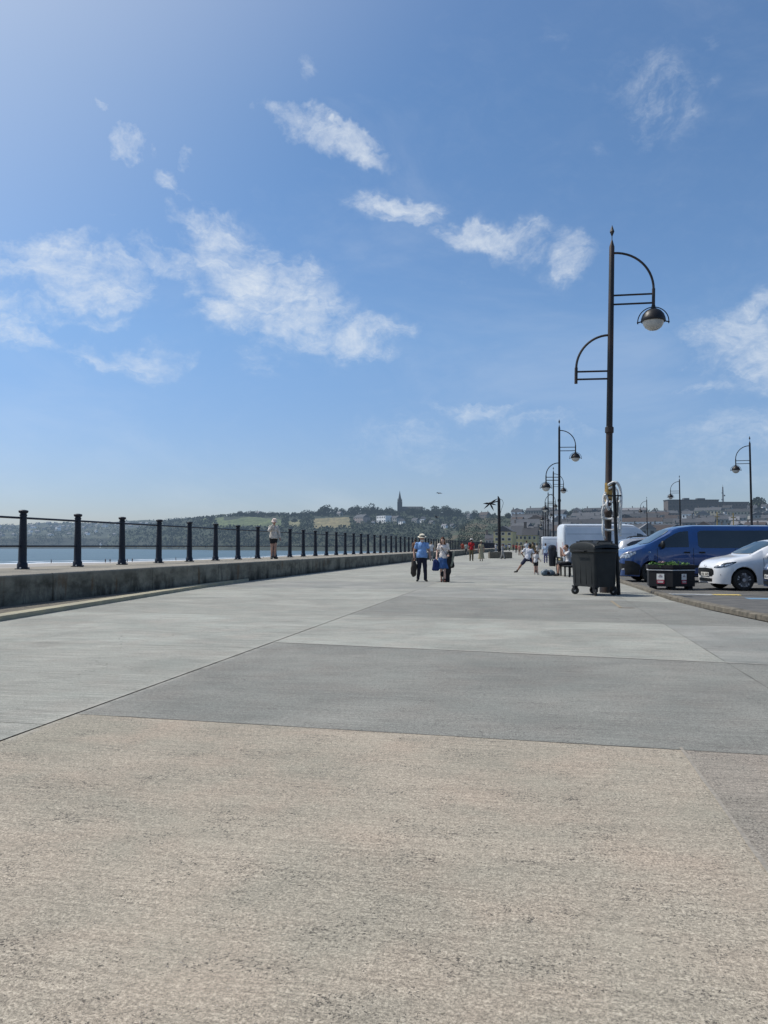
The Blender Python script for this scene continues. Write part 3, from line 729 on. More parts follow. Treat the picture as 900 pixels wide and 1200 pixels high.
while cnt < 9000:
    px = rg.uniform(525, 1000); t = rg.uniform(0.3, 3.0); zc, y, z = T3.at(px, t)
    if px > 600 and noise.noise(Vector((px * .07, y * .2, 6))) < 0.12: continue
    if noise.noise(Vector((px * .08, y * .25, 1))) < -0.05: continue
    wd.m(M['leaf1'] if rg.random() < .6 else M['leaf2'])
    k = zc / F; p = D(px, zc, z + rg.uniform(0, 4)); s_ = k * rg.uniform(.5, 1.1)
    a = Vector((rg.gauss(0, 1), rg.gauss(0, 1), rg.gauss(0, 1))).normalized(); b = a.cross(Vector((rg.gauss(0, 1), rg.gauss(0, 1), rg.gauss(0, 1)))).normalized()
    wd.add([p - a * s_, p - b * s_ * .7, p + a * s_, p + b * s_ * .8], [(0, 1, 2, 3)]); cnt += 1
cnt = 0
while cnt < 9500:
    px = rg.uniform(-60, 300); t = rg.uniform(0.3, 3.0); zc, y, z = T1.at(px, t)
    if noise.noise(Vector((px * .07, y * .25, 6))) < -0.05: continue
    k = zc / F; p = D(px, zc, z + rg.uniform(0, 5)); s_ = k * rg.uniform(.5, 1.0)
    a = Vector((rg.gauss(0, 1), rg.gauss(0, 1), rg.gauss(0, 1))).normalized(); b = a.cross(Vector((rg.gauss(0, 1), rg.gauss(0, 1), rg.gauss(0, 1)))).normalized()
    wd.add([p - a * s_, p - b * s_ * .7, p + a * s_, p + b * s_ * .8], [(0, 1, 2, 3)]); cnt += 1
wo = wd.build('woodland'); tag(wo, 'dark green woods and scrub covering the far slopes', 'woodland', kind='stuff')

# ------------------------------------------------------------------ buildings
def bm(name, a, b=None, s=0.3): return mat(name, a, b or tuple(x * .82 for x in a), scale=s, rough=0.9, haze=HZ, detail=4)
WALLS = {'grey': bm('render_grey', (0.30, 0.30, 0.28)), 'white': bm('render_white', (0.85, 0.85, 0.83)), 'cream': bm('render_cream', (0.44, 0.40, 0.30)),
         'brown': bm('brick_brown', (0.16, 0.13, 0.11)), 'stone': bm('stone_grey', (0.21, 0.20, 0.18)), 'yellow': bm('render_yellow', (0.50, 0.45, 0.24)), 'pink': bm('render_pink', (0.34, 0.28, 0.25))}
ROOFS = {'slate': bm('slate_roof', (0.078, 0.082, 0.092)), 'dark': bm('dark_roof', (0.045, 0.047, 0.053)), 'red': bm('red_roof', (0.065, 0.048, 0.042)), 'pale': bm('pale_roof', (0.19, 0.19, 0.20))}
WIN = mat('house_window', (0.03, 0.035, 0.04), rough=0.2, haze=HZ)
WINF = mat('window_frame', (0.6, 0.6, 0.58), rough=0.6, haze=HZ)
def gable(mb, w, d, h, rh, ov=0.3):
    x, y = w / 2 + ov, d / 2 + ov
    mb.add([(-x, -y, h - .1), (x, -y, h - .1), (x, y, h - .1), (-x, y, h - .1), (-x, 0, h + rh), (x, 0, h + rh)], [(0, 1, 5, 4), (2, 3, 4, 5), (1, 2, 5), (3, 0, 4), (3, 2, 1, 0)])
def gable_x(mb, w, d, h, rh, ov=0.3):   # ridge runs front to back
    x, y = w / 2 + ov, d / 2 + ov
    mb.add([(-x, -y, h - .1), (x, -y, h - .1), (x, y, h - .1), (-x, y, h - .1), (0, -y, h + rh), (0, y, h + rh)], [(1, 2, 5, 4), (3, 0, 4, 5), (0, 1, 4), (2, 3, 5), (3, 2, 1, 0)])
def house(base, w, d, h, rh, wall, roof, label, cat='house', name='house', group=None, front=False, nwin=(3, 2), detailed=False, rz=0.0, chim=1):
    o = empty(name, base, TH + rz); tag(o, label, cat, group)
    wl = MB(); wl.m(WALLS[wall]); wl.box((0, 0, h / 2 - 2), (w, d, h + 4))
    nx, nz_ = nwin; spots = []
    for i in range(nx):
        for j in range(nz_):
            cx = -w / 2 + w * (i + .5) / nx; cz = h * (j + .55) / nz_
            spots.append((cx, cz, w / nx * .42, h / nz_ * .42))
    if not detailed:
        wl.m(WIN)
        for (cx, cz, ww, hh) in spots: wl.box((cx, -d / 2, cz), (ww, .12, hh))
    wl.build('wall', None, o)
    rf = MB()
    if rh > 0:
        (gable_x if front else gable)(rf, w, d, h, rh)
    else: rf.box((0, 0, h + .15), (w + .3, d + .3, .4))
    r = rf.build('roof', ROOFS[roof], o)
    if chim:
        for k in range(chim):
            c = MB(); c.box((0, 0, .5), (.9, .7, 2.2)); c.box((0, 0, 1.75), (1.05, .85, .25)); cc = c.build('chimney', WALLS['brown' if wall != 'stone' else 'stone'], r)
            cc.location = (-w * .38 + k * w * .76 / max(chim - 1, 1), 0 if not front else d * .2, h + rh * (1 if not front else .45))
    if detailed:
        for (cx, cz, ww, hh) in spots:
            f = MB(); f.box((cx, -d / 2 - .03, cz), (ww + .25, .08, hh + .25)); fo = f.build('window', WINF, o)
            p = MB(); p.box((cx, -d / 2 - .09, cz), (ww, .06, hh)); p.build('pane', WIN, fo)
    return o
def hT(T, px, t, zoff=0.0):
    return T.pt(px, t)
# the two gabled yellow blocks beyond the sculpture, and their neighbours
def near_house(px, zc, ybase, wpx, ytop, roofpx, wall, roof, label, **k):
    z = HY(ybase, zc); s = zc / F; h = HY(ytop, zc) - z
    k.setdefault('rz', -.3)
    return house(tuple(D(px, zc, z)), wpx * s * .9, wpx * s * k.pop('dep', .8), h, roofpx * s, wall, roof, label, detailed=True, **k)
near_house(592, 262, 642, 24, 623, 6.5, 'yellow', 'slate', 'yellow gable fronted block of flats left of the pair beyond the promenade', front=True, nwin=(3, 3), name='apartment_block', cat='building', chim=0, dep=1.4)
near_house(607, 285, 641, 16, 627, 11, 'yellow', 'slate', 'yellow walled wing with a big grey roof between the two gabled blocks', nwin=(3, 2), name='apartment_block', cat='building', chim=0, dep=1.2)
near_house(622, 270, 642, 18, 627, 9, 'yellow', 'dark', 'yellow block with dark slate roof right of the gabled yellow block', front=False, nwin=(3, 2), name='apartment_block', cat='building', chim=1, dep=1.2)
near_house(637, 300, 641, 15, 628, 8, 'stone', 'dark', 'grey stone building with arched dark roof behind the small white van', nwin=(3, 2), name='apartment_block', cat='building', chim=1, dep=1.2)
near_house(575, 330, 641, 12, 631, 5, 'pink', 'slate', 'low pinkish building left of the sculpture post', nwin=(3, 1), chim=1)
# hillside houses on the headland
def hill_house(px, t, wpx, hpx, rpx, wall, roof, label, T=T2, detailed=True, **k):
    zc, y, z = T.at(px, t); s = zc / F
    k.setdefault('rz', -.95)
    return house(tuple(D(px, zc, z)), wpx * s, wpx * s * k.pop('dep', .5), hpx * s, rpx * s, wall, roof, label, detailed=detailed, **k)
hill_house(450, 1.75, 18, 8.5, 0, 'white', 'pale', 'bright white flat roofed house on the slope left of the church', nwin=(5, 2), chim=0)
hill_house(463, 1.8, 16, 6.5, 2.5, 'grey', 'slate', 'pale grey house joined behind the bright white house below the spire', nwin=(4, 2), chim=2)
hill_house(471, 1.72, 8, 5, 3, 'white', 'slate', 'narrow pale house right of the grey one below the church', nwin=(2, 2), front=True)
hill_house(424, 1.8, 20, 6, 3.5, 'pink', 'slate', 'wide pinkish grey villa with slate roof beside the straw coloured field', nwin=(5, 2), chim=2)
hill_house(438, 1.7, 6, 2.5, 1.5, 'white', 'slate', 'tiny pale cottage between the villa and the white house', nwin=(2, 1))
hill_house(487, 1.95, 10, 4, 2.5, 'grey', 'slate', 'grey cottage right of the church below the trees', nwin=(3, 1))
hill_house(496, 2.0, 8, 4, 3, 'white', 'slate', 'pale gabled cottage in the group right of the church', front=True, nwin=(2, 1))
hill_house(506, 1.75, 7, 3.5, 2.2, 'cream', 'slate', 'cream cottage in the group right of the church', nwin=(2, 1))
hill_house(521, 1.55, 8, 3.2, 2, 'white', 'pale', 'white cottage low on the slope above the woman in the blue skirt', nwin=(2, 1))
hill_house(530, 1.65, 6, 3.2, 2, 'white', 'slate', 'small white cottage right of its low neighbour above the promenade', nwin=(2, 1))
hill_house(549, 2.6, 9, 4, 2.5, 'stone', 'slate', 'stone house on the ridge above the person in red', nwin=(3, 1))
hill_house(568, 2.6, 14, 5, 3.5, 'brown', 'red', 'brown house with red roof on the ridge left of the sculpture', nwin=(4, 2), chim=2)
hill_house(303, 2.7, 9, 3.5, 2, 'grey', 'pale', 'small grey house among the ridge trees above the green field', nwin=(3, 1), detailed=False)
hill_house(398, 2.6, 8, 3, 2, 'grey', 'pale', 'small grey house between trees right of the tallest hilltop tree', nwin=(3, 1), detailed=False)
# church
zc, y, z = T2.at(468, 2.97); s = zc / F
ch = empty('church', D(468.5, zc, z), TH); tag(ch, 'dark stone church with a tall pointed spire on the wooded ridge', 'church')
def hz_(py): return HY(py, zc) - z
tb = MB(); tb.box((0, 0, hz_(588) / 2 - 1), (5.2 * s, 5.2 * s, hz_(588) + 2)); 
for sx in (-1, 1):
    for sy in (-1, 1): tb.box((sx * 2.4 * s, sy * 2.4 * s, hz_(588.5) / 2), (.9 * s, .9 * s, hz_(587)))
tb.build('tower', bm('church_stone', (0.028, 0.03, 0.032)), ch)
spm = MB(); spm.prism([(2.5 * s * math.cos(a * math.pi / 4 + .39), 2.5 * s * math.sin(a * math.pi / 4 + .39)) for a in range(8)], hz_(588), hz_(575), 0.03)
for sx in (-1, 1):
    for sy in (-1, 1): spm.prism([(sx * 2.3 * s + .5 * s * c_, sy * 2.3 * s + .5 * s * d_) for c_, d_ in ((-1, -1), (1, -1), (1, 1), (-1, 1))], hz_(587), hz_(584), 0.05, c=(sx * 2.3 * s, sy * 2.3 * s))
spm.build('spire', bm('spire_slate', (0.025, 0.028, 0.032)), ch)
nv_ = MB(); nv_.box((14.5 * s, 0, hz_(597) / 2 - 1), (24 * s, 9 * s, hz_(597) + 2)); nv_.build('nave', bm('nave_stone', (0.03, 0.03, 0.03)), ch)
nr = MB(); x0_, x1_ = 2.8 * s, 27 * s; yv = 5 * s
nr.add([(x0_, -yv, hz_(597)), (x1_, -yv, hz_(597)), (x1_, yv, hz_(597)), (x0_, yv, hz_(597)), (x0_, 0, hz_(593.6)), (x1_, 0, hz_(593.6))], [(0, 1, 5, 4), (2, 3, 4, 5), (1, 2, 5), (3, 0, 4), (3, 2, 1, 0)])
nr.build('roof', bm('church_roof', (0.03, 0.032, 0.036)), ch)
for k in range(5):
    w_ = MB(); w_.box(((6 + k * 4.6) * s, -4.5 * s - .05, hz_(600)), (1.1 * s, .2, 3 * s)); w_.build('window', WIN, ch)

# automatically described far houses (town, far shore)
far = []
LM = [(-60, 'leftmost railing post'), (57, 'first railing bay'), (117, 'second railing bay'), (165, 'third railing bay'), (205, 'fourth railing bay'), (240, 'fifth railing bay'), (270, 'sixth railing bay'),
      (575, 'sculpture'), (612, 'yellow blocks'), (632, 'small white van'), (655, 'second lamp post'), (675, 'large white van tail'), (692, 'large white van middle'), (712, 'nearest lamp post'), (733, 'white tubing frame'),
      (757, 'silver car roof'), (775, 'blue van bonnet'), (797, 'blue van windscreen'), (818, 'blue van door'), (842, 'blue van side window'), (866, 'white hatchback roof'), (890, 'right edge lamp post'), (930, 'right picture edge')]
def landmark(px):
    return min(LM, key=lambda a: abs(a[0] - px))[1]
def add_far(T, px, t, wpx, hpx, rpx, wall, roof, kind, rowname, **k):
    zc, y, z = T.at(px, t); s = zc / F
    o = house(tuple(D(px, zc, z - .5)), wpx * s, min(wpx * s * .7, 9), hpx * s, rpx * s, wall, roof, 'x', cat='house' if kind != 'terrace' else 'terrace', name='house' if kind != 'terrace' else 'terrace_row',
              nwin=k.pop('nwin', (max(2, int(wpx * s / 3)), 2)), rz=rg.uniform(-.75, -.15), **k)
    far.append((o, px, (wall, roof, kind, rowname, landmark(px))))
rg = random.Random(21)
rown = {.7: 'first', 1.0: 'second', 1.3: 'third', 1.55: 'fourth', 1.8: 'fifth', 2.0: 'sixth', 2.2: 'seventh', 2.4: 'eighth', 2.6: 'ninth', 2.8: 'tenth'}
for t, nm_ in rown.items():
    px = 600 if t > .8 else 648
    while px < 950:
        zc = T3.at(px, t)[0]; terrace = rg.random() < .38
        w_m = rg.uniform(20, 34) if terrace else rg.uniform(8, 14)
        wpx = w_m * F / zc; hm = rg.uniform(5.5, 8.5) + (2 if rg.random() < .2 else 0)
        wall = rg.choice(['grey', 'grey', 'grey', 'stone', 'brown', 'white', 'white', 'cream', 'cream', 'pink']); roof = rg.choice(['slate', 'slate', 'slate', 'pale', 'dark', 'dark', 'slate', 'red'])
        if wpx > 3: add_far(T3, px + wpx / 2, t + rg.uniform(-.1, .1), wpx, hm * F / zc, 3.0 * F / zc, wall, roof, 'terrace' if terrace else 'house', nm_, chim=rg.randint(1, 3) if terrace else rg.randint(0, 1), front=(not terrace and rg.random() < .5))
        px += wpx * rg.uniform(1.1, 1.9)
fr = {1.3: 'lowest', 1.8: 'lower', 2.2: 'upper', 2.6: 'highest'}
for t, nm_ in fr.items():
    px = -40 + rg.uniform(0, 20)
    while px < 235:
        wpx = rg.uniform(3.2, 6.5); zc = T1.at(px, t)[0]
        wall = rg.choice(['grey', 'white', 'cream', 'grey', 'grey']); roof = rg.choice(['slate', 'pale', 'pale'])
        if t >= 2.2 or rg.random() < .5: add_far(T1, px, t + rg.uniform(-.15, .15), wpx, rg.uniform(1.6, 2.6), 1.2, wall, roof, 'house', nm_, nwin=(2, 1), chim=0)
        px += wpx * rg.uniform(1.3, 2.8)
ordn = ['leftmost', 'second from left', 'third from left', 'fourth from left', 'fifth from left', 'sixth from left', 'seventh from left']
from collections import defaultdict
gr = defaultdict(list)
for o, px, key in far: gr[key].append((px, o))
for key, lst in gr.items():
    lst.sort(key=lambda a: a[0]); wall, roof, kind, row, lm = key
    isfar = lm.endswith('bay') or lm == 'leftmost railing post' or lm.startswith('gap')
    for i, (px, o) in enumerate(lst):
        t_ = '%s %s with %s roof, %s %s row, above %s' % (wall, kind, roof, row, 'far shore' if isfar else 'town', lm)
        if len(lst) > 1: t_ = ordn[i] + ' ' + t_
        o['label'] = t_; o['group'] = 'houses across the bay' if isfar else 'houses of the harbour town'
# bright white building on the far shore, and a small shore building
hill_house(68, 2.0, 9, 3.4, 1.4, 'white', 'pale', 'brightest long white house across the bay between the first two railing posts', T=T1, detailed=False, nwin=(4, 1), chim=0, name='house')
hill_house(70, 2.25, 4, 3.4, 2.0, 'white', 'pale', 'white gabled house standing just above the brightest long white one', T=T1, detailed=False, nwin=(2, 1), chim=0, front=True)
hill_house(118, 0.15, 3, 4.5, 1.5, 'white', 'pale', 'tiny white tower shaped house by the water across the bay', T=T1, detailed=False, nwin=(1, 2), chim=0)
hill_house(680 + 6, 2.0, 10, 5, 4, 'white', 'pale', 'bright white gabled house above the large white van', T=T3, detailed=False, nwin=(2, 1), chim=0, front=True)
# hilltop block
zc, y, z = T3.at(810, 2.75); s = zc / F; z0_ = HY(601, zc); ht = HY(586.5, zc) - z0_
blk = empty('office_block', D(810, zc, z0_ - 6), TH); tag(blk, 'long brown flat roofed block on the skyline left of the lattice mast', 'building')
b_ = MB(); b_.box((0, 0, (ht + 6) / 2), (59 * s, 14, ht + 6)); b_.build('wall', bm('block_brick', (0.12, 0.10, 0.09)), blk)
b_ = MB(); b_.box((0, 0, ht + 6.2), (60 * s, 15, .9)); b_.build('roof', ROOFS['dark'], blk)
b_ = MB(); b_.box((-6 * s, 0, ht + 7.4), (6 * s, 6, 2.4)); b_.box((11 * s, 0, ht + 7.4), (9 * s, 6, 2.0)); b_.build('roof_plant_room', ROOFS['slate'], blk)
for i in range(14):
    for j in range(3):
        w_ = MB(); w_.box((-27 * s + i * 4.15 * s, -7.05, 6 + ht * (j + .5) / 3), (2.2 * s, .15, 2.4 * s)); w_.build('window', WIN, blk)
zc2 = zc * 1.02; z0_ = HY(601, zc2)
blk2 = empty('office_block', D(857, zc2, z0_ - 4), TH); tag(blk2, 'lower brown block behind the mast, right of the long skyline block', 'building')
h2 = HY(589, zc2) - z0_; b_ = MB(); b_.box((0, 0, (h2 + 4) / 2), (36 * s, 12, h2 + 4)); b_.build('wall', bm('block_brick_pale', (0.15, 0.12, 0.105)), blk2)
b_ = MB(); b_.box((0, 0, h2 + 4.2), (37 * s, 13, .8)); b_.build('roof', ROOFS['slate'], blk2)
for i in range(9):
    for j in range(2):
        w_ = MB(); w_.box((-16 * s + i * 4 * s, -6.05, 4 + h2 * (j + .5) / 2), (1.8 * s, .15, 2.2 * s)); w_.build('window', WIN, blk2)
# mast
zc = 1010; z0_ = HY(600, zc)
ms = empty('radio_mast', D(847.5, zc, z0_), TH); tag(ms, 'thin grey lattice mast on the skyline behind the blue van', 'mast')
mm = MB(); hh = HY(568, zc) - z0_; GM = bm('mast_steel', (0.12, 0.12, 0.125))
for sx, sy in ((-1, -1), (1, -1), (1, 1), (-1, 1)): mm.tube([(sx * 1.1, sy * 1.1, -3), (sx * .35, sy * .35, hh * .92)], .22, 5)
for k in range(11):
    a = hh * .9 * k / 11; b = hh * .9 * (k + 1) / 11; ra = 1.1 - .75 * k / 11; rb = 1.1 - .75 * (k + 1) / 11
    mm.tube([(-ra, -ra, a), (rb, -rb, b)], .12, 4); mm.tube([(ra, -ra, a), (-rb, -rb, b)], .12, 4); mm.tube([(-ra, -ra, a), (ra, -ra, a)], .12, 4)
mm.tube([(0, 0, hh * .9), (0, 0, hh)], .15, 5); mm.build('lattice', GM, ms)
dm = MB()
for z_, r_, off_ in ((hh * .45, 1.3, -1.4), (hh * .6, 1.1, 1.3), (hh * .7, 1.2, -1.1)): dm.tube([(off_, -1.2, z_), (off_, -1.9, z_)], r_, 12)
dm.build('dish', bm('dish_grey', (0.3, 0.3, 0.3)), ms, smooth=40)
# two yellow dock cranes posts
for px, yt, lb in ((841, 600, 'left of two thin yellow harbour posts above the blue van roof'), (860, 601, 'right of two thin yellow harbour posts above the blue van roof')):
    zc = 300; z0_ = HY(640, zc); o = empty('harbour_post', D(px, zc, z0_), TH); tag(o, lb, 'post')
    hh = HY(yt, zc) - z0_; p_ = MB(); p_.tube([(0, 0, 0), (0, 0, hh)], [.28, .2], 8); p_.build('mast_pole', bm('old_yellow', (0.30, 0.22, 0.06)), o)
    p_ = MB(); p_.box((0, 0, hh * .86), (1.9, .3, .35)); p_.box((0, 0, hh * .6), (1.3, .3, .3)); p_.build('cross_bar', bm('old_yellow2', (0.28, 0.21, 0.07)), o)

# ------------------------------------------------------------------ street lamps
def LZ(py): return HY(py, 21.0)
def lamp_proto(broken, single=False, lantern_left=True):
    pt_, at_ = LZ(290), LZ(297.5)
    o = empty('street_lamp', (0, 0, 0)); mt = M['rustpole'] if broken else M['lampblack']
    p = MB(); p.lathe([(.2, 0), (.2, .35), (.17, .4), (.15, 1.0), (.125, 1.1), (.12, 1.25), (.095, 1.35), (.092, 2.1), (.115, 2.14), (.115, 2.2), (.092, 2.24), (.088, LZ(508)), (.115, LZ(507)), (.115, LZ(501)), (.085, LZ(500)),
         (.078, LZ(393)), (.07, pt_), (.02, pt_ + .18), (.011, pt_ + .2), (.011, pt_ + .3)], n=16); p.build('pole', mt, o, smooth=35)
    f = MB(); f.lathe([(.004, pt_ + .27), (.062, pt_ + .42), (.004, pt_ + .6)], n=4); f.build('finial', M['lampblack'], o)
    def arm(sgn, za, rx, ze, zb1, zb2, zs, lantern):
        a = MB(); pts = [(sgn * (.05 + (rx - .05) * math.sin(t)), 0, ze + (za - ze) * math.cos(t)) for t in [math.pi / 2 * k / 14 for k in range(15)]]
        a.tube(pts, .032, 8); a.tube([(0, 0, zb1), (sgn * rx, 0, zb1)], .026, 8); a.tube([(0, 0, zb2), (sgn * rx, 0, zb2)], .026, 8)
        a.tube([(sgn * rx, 0, ze + .02), (sgn * rx, 0, zs)], .043, 10); a.build('arm', mt, o, smooth=40)
        if not lantern: return
        zc_ = zs - .38; cx = sgn * rx; l = empty('lantern', (cx, 0, zc_)); l.parent = o
        d = MB(); d.lathe([(.05, .42), (.06, .34), (.11, .31), (.2, .26), (.275, .17), (.315, .06), (.325, 0), (.315, -.03), (.29, -.03), (.28, 0.01), (.02, .05)], n=24); d.build('hood', M['lampblack'], l, smooth=35)
        gl = MB(); gl.lathe([(.285, -.02), (.265, -.1), (.21, -.19), (.12, -.25), (.02, -.275)], n=24); gl.build('glass_bowl', M['frost'], l, smooth=50)
        rr = MB(); rr.tube([(.40 * math.cos(t), 0, .40 * math.sin(t) - .03) for t in [R(-8 + 196 * k / 22) for k in range(23)]], .014, 6)
        for sg in (-1, 1): rr.tube([(sg * .30, 0, -.02), (sg * .42, 0, -.05)], .018, 6)
        rr.build('bracket', M['lampblack'], l, smooth=40)
    if single: arm(-1, at_, 1.08, LZ(342), LZ(347), LZ(357.5), LZ(362), True)
    else:
        arm(1, at_, 1.1, LZ(342), LZ(347), LZ(357.5), LZ(362), True)
        arm(-1, LZ(393), .9, LZ(431), LZ(435), LZ(444), LZ(449), lantern_left)
    return o
l1 = lamp_proto(True, lantern_left=False); l1.location = D(711.5, 21, 0); l1.rotation_euler = (0, R(1.45), R(-2))
tag(l1, 'nearest tall rusty lamp post with one lantern and an empty lower left arm', 'street lamp', 'lamp posts along the promenade edge')
tp = MB(); tp.lathe([(.102, LZ(588)), (.102, LZ(566))], n=14); tp.build('tape_band', M['ochre'], l1, smooth=40)
l2 = lamp_proto(False); labs = ['second lamp post along the promenade, behind the large white van with two lanterns', 'third lamp post along the promenade, rising just left of the second', 'fourth lamp post along the promenade, left of the third',
        'fifth lamp post along the promenade, small among the far poles', 'sixth and smallest visible lamp post along the promenade']
for i, (px, zc) in enumerate(((655.5, 53.6), (648.5, 86), (642.3, 120), (639.3, 155), (636.8, 190))):
    o = l2 if i == 0 else copy_tree(l2)
    o.location = D(px, zc, 0); o.rotation_euler = (0, R(.5), R(rnd.uniform(-3, 3))); tag(o, labs[i], 'street lamp', 'lamp posts along the promenade edge')
l3 = lamp_proto(False, single=True); labs = ['largest single armed lamp post in the car park, at the right edge', 'middle single armed lamp post in the car park above the blue van', 'smallest single armed lamp post in the car park above the silver car']
for i, (px, zc) in enumerate(((882, 61.7), (798, 96), (759, 138))):
    o = l3 if i == 0 else copy_tree(l3)
    o.location = D(px, zc, PK); o.rotation_euler = (0, R(-.2), 0); tag(o, labs[i], 'street lamp', 'lamp posts in the car park')

# white tubing frame strapped to the nearest lamp
tf = empty('light_frame', D(711.5, 21, 0), 0); tag(tf, 'looped white tubing frame strapped around the nearest lamp post', 'light decoration')
def tube_at(pts, name, r=.028, yoff=-.14):
    mb = MB(); b = D(711.5, 21, 0)
    P = []
    for k, (px, py) in enumerate(pts):
        q = D(px, 20.85, HY(py, 20.85)); P.append((q.x - b.x, q.y - b.y + yoff + .05 * math.sin(k * 2.1), q.z))
    # smooth
    Q = [Vector(P[0])]
    for a, c in zip(P, P[1:]): Q += [Vector(a).lerp(Vector(c), .33), Vector(a).lerp(Vector(c), .67)]
    Q.append(Vector(P[-1])); mb.tube(Q, r, 7); return mb.build(name, M['rope'], tf, smooth=50)
tube_at([(712, 569), (716, 566), (721, 565), (725, 569), (727, 576), (727.5, 586), (726.5, 600), (727, 615), (726, 628)], 'outer_tube', .035)
tube_at([(713, 573), (718, 570), (722, 573), (724, 580), (724, 596), (725, 612), (723, 626)], 'inner_tube')
tube_at([(709, 577), (706, 584), (707, 592), (704.5, 602), (707, 612), (705, 622), (708, 631)], 'outer_tube', .03)
tube_at([(714, 588), (721, 590), (727, 587)], 'cross_tube'); tube_at([(705, 606), (712, 609), (719, 607), (727, 609)], 'cross_tube')
tube_at([(707, 592), (711, 596), (716, 594)], 'cross_tube', .03, -.2); tube_at([(706, 620), (714, 622), (725, 620)], 'cross_tube')
tube_at([(708, 580), (712, 586), (709, 592), (713, 598)], 'cross_tube', .035, -.2)

# slim black sign post between lamp and bin
sb = D(725, 20.0, 0); st_ = D(719.3, 20.0, HY(568, 20.0))
spt = empty('sign_post', sb); tag(spt, 'slim black square post with a sign seen edge on, right of the nearest lamp post', 'sign post')
dv = st_ - sb
p_ = MB(); p_.tube([(0, 0, 0), (dv.x * .5, dv.y * .5, dv.z * .5), tuple(dv)], [.05, .045, .042], 10); p_.lathe([(.06, dv.z), (.06, dv.z + .03), (.02, dv.z + .06)], c=(dv.x, dv.y, 0), n=10); p_.build('pole', M['black'], spt, smooth=40)
p_ = MB(); zz = HY(581, 20.0); p_.box((dv.x * .85, dv.y, zz), (.34, .05, .035)); p_.box((dv.x * .85, dv.y, zz - .55), (.12, .05, .03)); p_.build('bracket', M['black'], spt)
p_ = MB(); p_.box((dv.x * .85 + .075, dv.y + .05, zz - .28), (.012, .4, .5)); p_.build('sign_plate', M['black'], spt)

# ------------------------------------------------------------------ four wheeled bin
bc = D(696.3, 20.05, 0)
bn = empty('wheeled_bin', bc, TH + R(24)); tag(bn, 'large black four wheeled waste bin with domed lid beside the nearest lamp post', 'bin')
W2, D2 = .37, .50
b_ = MB(); b_.m(M['binbody'])
prof = [(.22, .90, .90), (.30, .92, .92), (.9, .96, .96), (1.08, .98, .985), (1.10, 1.06, 1.045), (1.17, 1.06, 1.045), (1.18, 1.0, 1.0)]
vs, fs = [], []
cor = 5
def rrect(hx, hy, r=.07):
    out = []
    for sx, sy, a0 in ((1, 1, 0), (-1, 1, 90), (-1, -1, 180), (1, -1, 270)):
        for k in range(5):
            a = R(a0 + 90 * k / 4); out.append((sx * (hx - r) + r * math.cos(a), sy * (hy - r) + r * math.sin(a)))
    return out
for z_, kx, ky in prof:
    for x_, y_ in rrect(W2 * kx, D2 * ky): vs.append((x_, y_, z_))
nn = 20
for i in range(len(prof) - 1):
    for k in range(nn): fs.append((i * nn + k, i * nn + (k + 1) % nn, (i + 1) * nn + (k + 1) % nn, (i + 1) * nn + k))
fs.append(tuple(range(nn - 1, -1, -1))); fs.append(tuple(range((len(prof) - 1) * nn, len(prof) * nn)))
b_.add(vs, fs)
for k in range(4):   # moulded ribs on the long sides
    y_ = -.33 + k * .22
    for sx in (-1, 1): b_.box((sx * W2 * .935, y_, .62), (.016, .02, .66))
for sx in (-1, 1): b_.box((sx * W2 * .72, -D2 * .935, .62), (.02, .014, .70))
b_.box((0, -D2 * 1.045 - .004, 1.135), (.26, .012, .045))
b_.build('body', M['black'], bn, smooth=35)
ld = MB(); vs, fs = [], []; K = 10
for i in range(K + 1):
    a = math.pi * i / K; y_ = -D2 * 1.05 * math.cos(a); zt_ = 1.185 + .17 * math.sin(a) ** .8
    for x_, dz in ((-W2 * 1.05, -.03), (-W2 * 1.0, 0), (-W2 * .5, .022), (0, .03), (W2 * .5, .022), (W2 * 1.0, 0), (W2 * 1.05, -.03)): vs.append((x_, y_, max(zt_ + dz, 1.18)))
for i in range(K):
    for k in range(6): fs.append((i * 7 + k, i * 7 + k + 1, (i + 1) * 7 + k + 1, (i + 1) * 7 + k))
fs.append(tuple(i * 7 for i in range(K + 1))); fs.append(tuple(i * 7 + 6 for i in range(K, -1, -1)))
ld.add(vs, fs)
for k in range(3): ld.box((-.22 + .22 * k, 0.02, 1.385), (.03, .5, .03))
l_ = ld.build('lid', M['binbody'], bn, smooth=35)
hd = MB()
for y_ in (-.42, .38): hd.tube([(-.22, y_, 1.31), (-.22, y_ * 1.1, 1.36), (.22, y_ * 1.1, 1.36), (.22, y_, 1.31)], .016, 8)
hd.build('handle', M['black'], l_, smooth=40)
for sx in (-1, 1):
    t_ = MB(); t_.tube([(sx * W2 * 1.05, -.2, 1.12), (sx * (W2 * 1.05 + .07), -.2, 1.12), (sx * (W2 * 1.05 + .07), .2, 1.12), (sx * W2 * 1.05, .2, 1.12)], .018, 8); t_.build('side_handle', M['black'], bn, smooth=40)
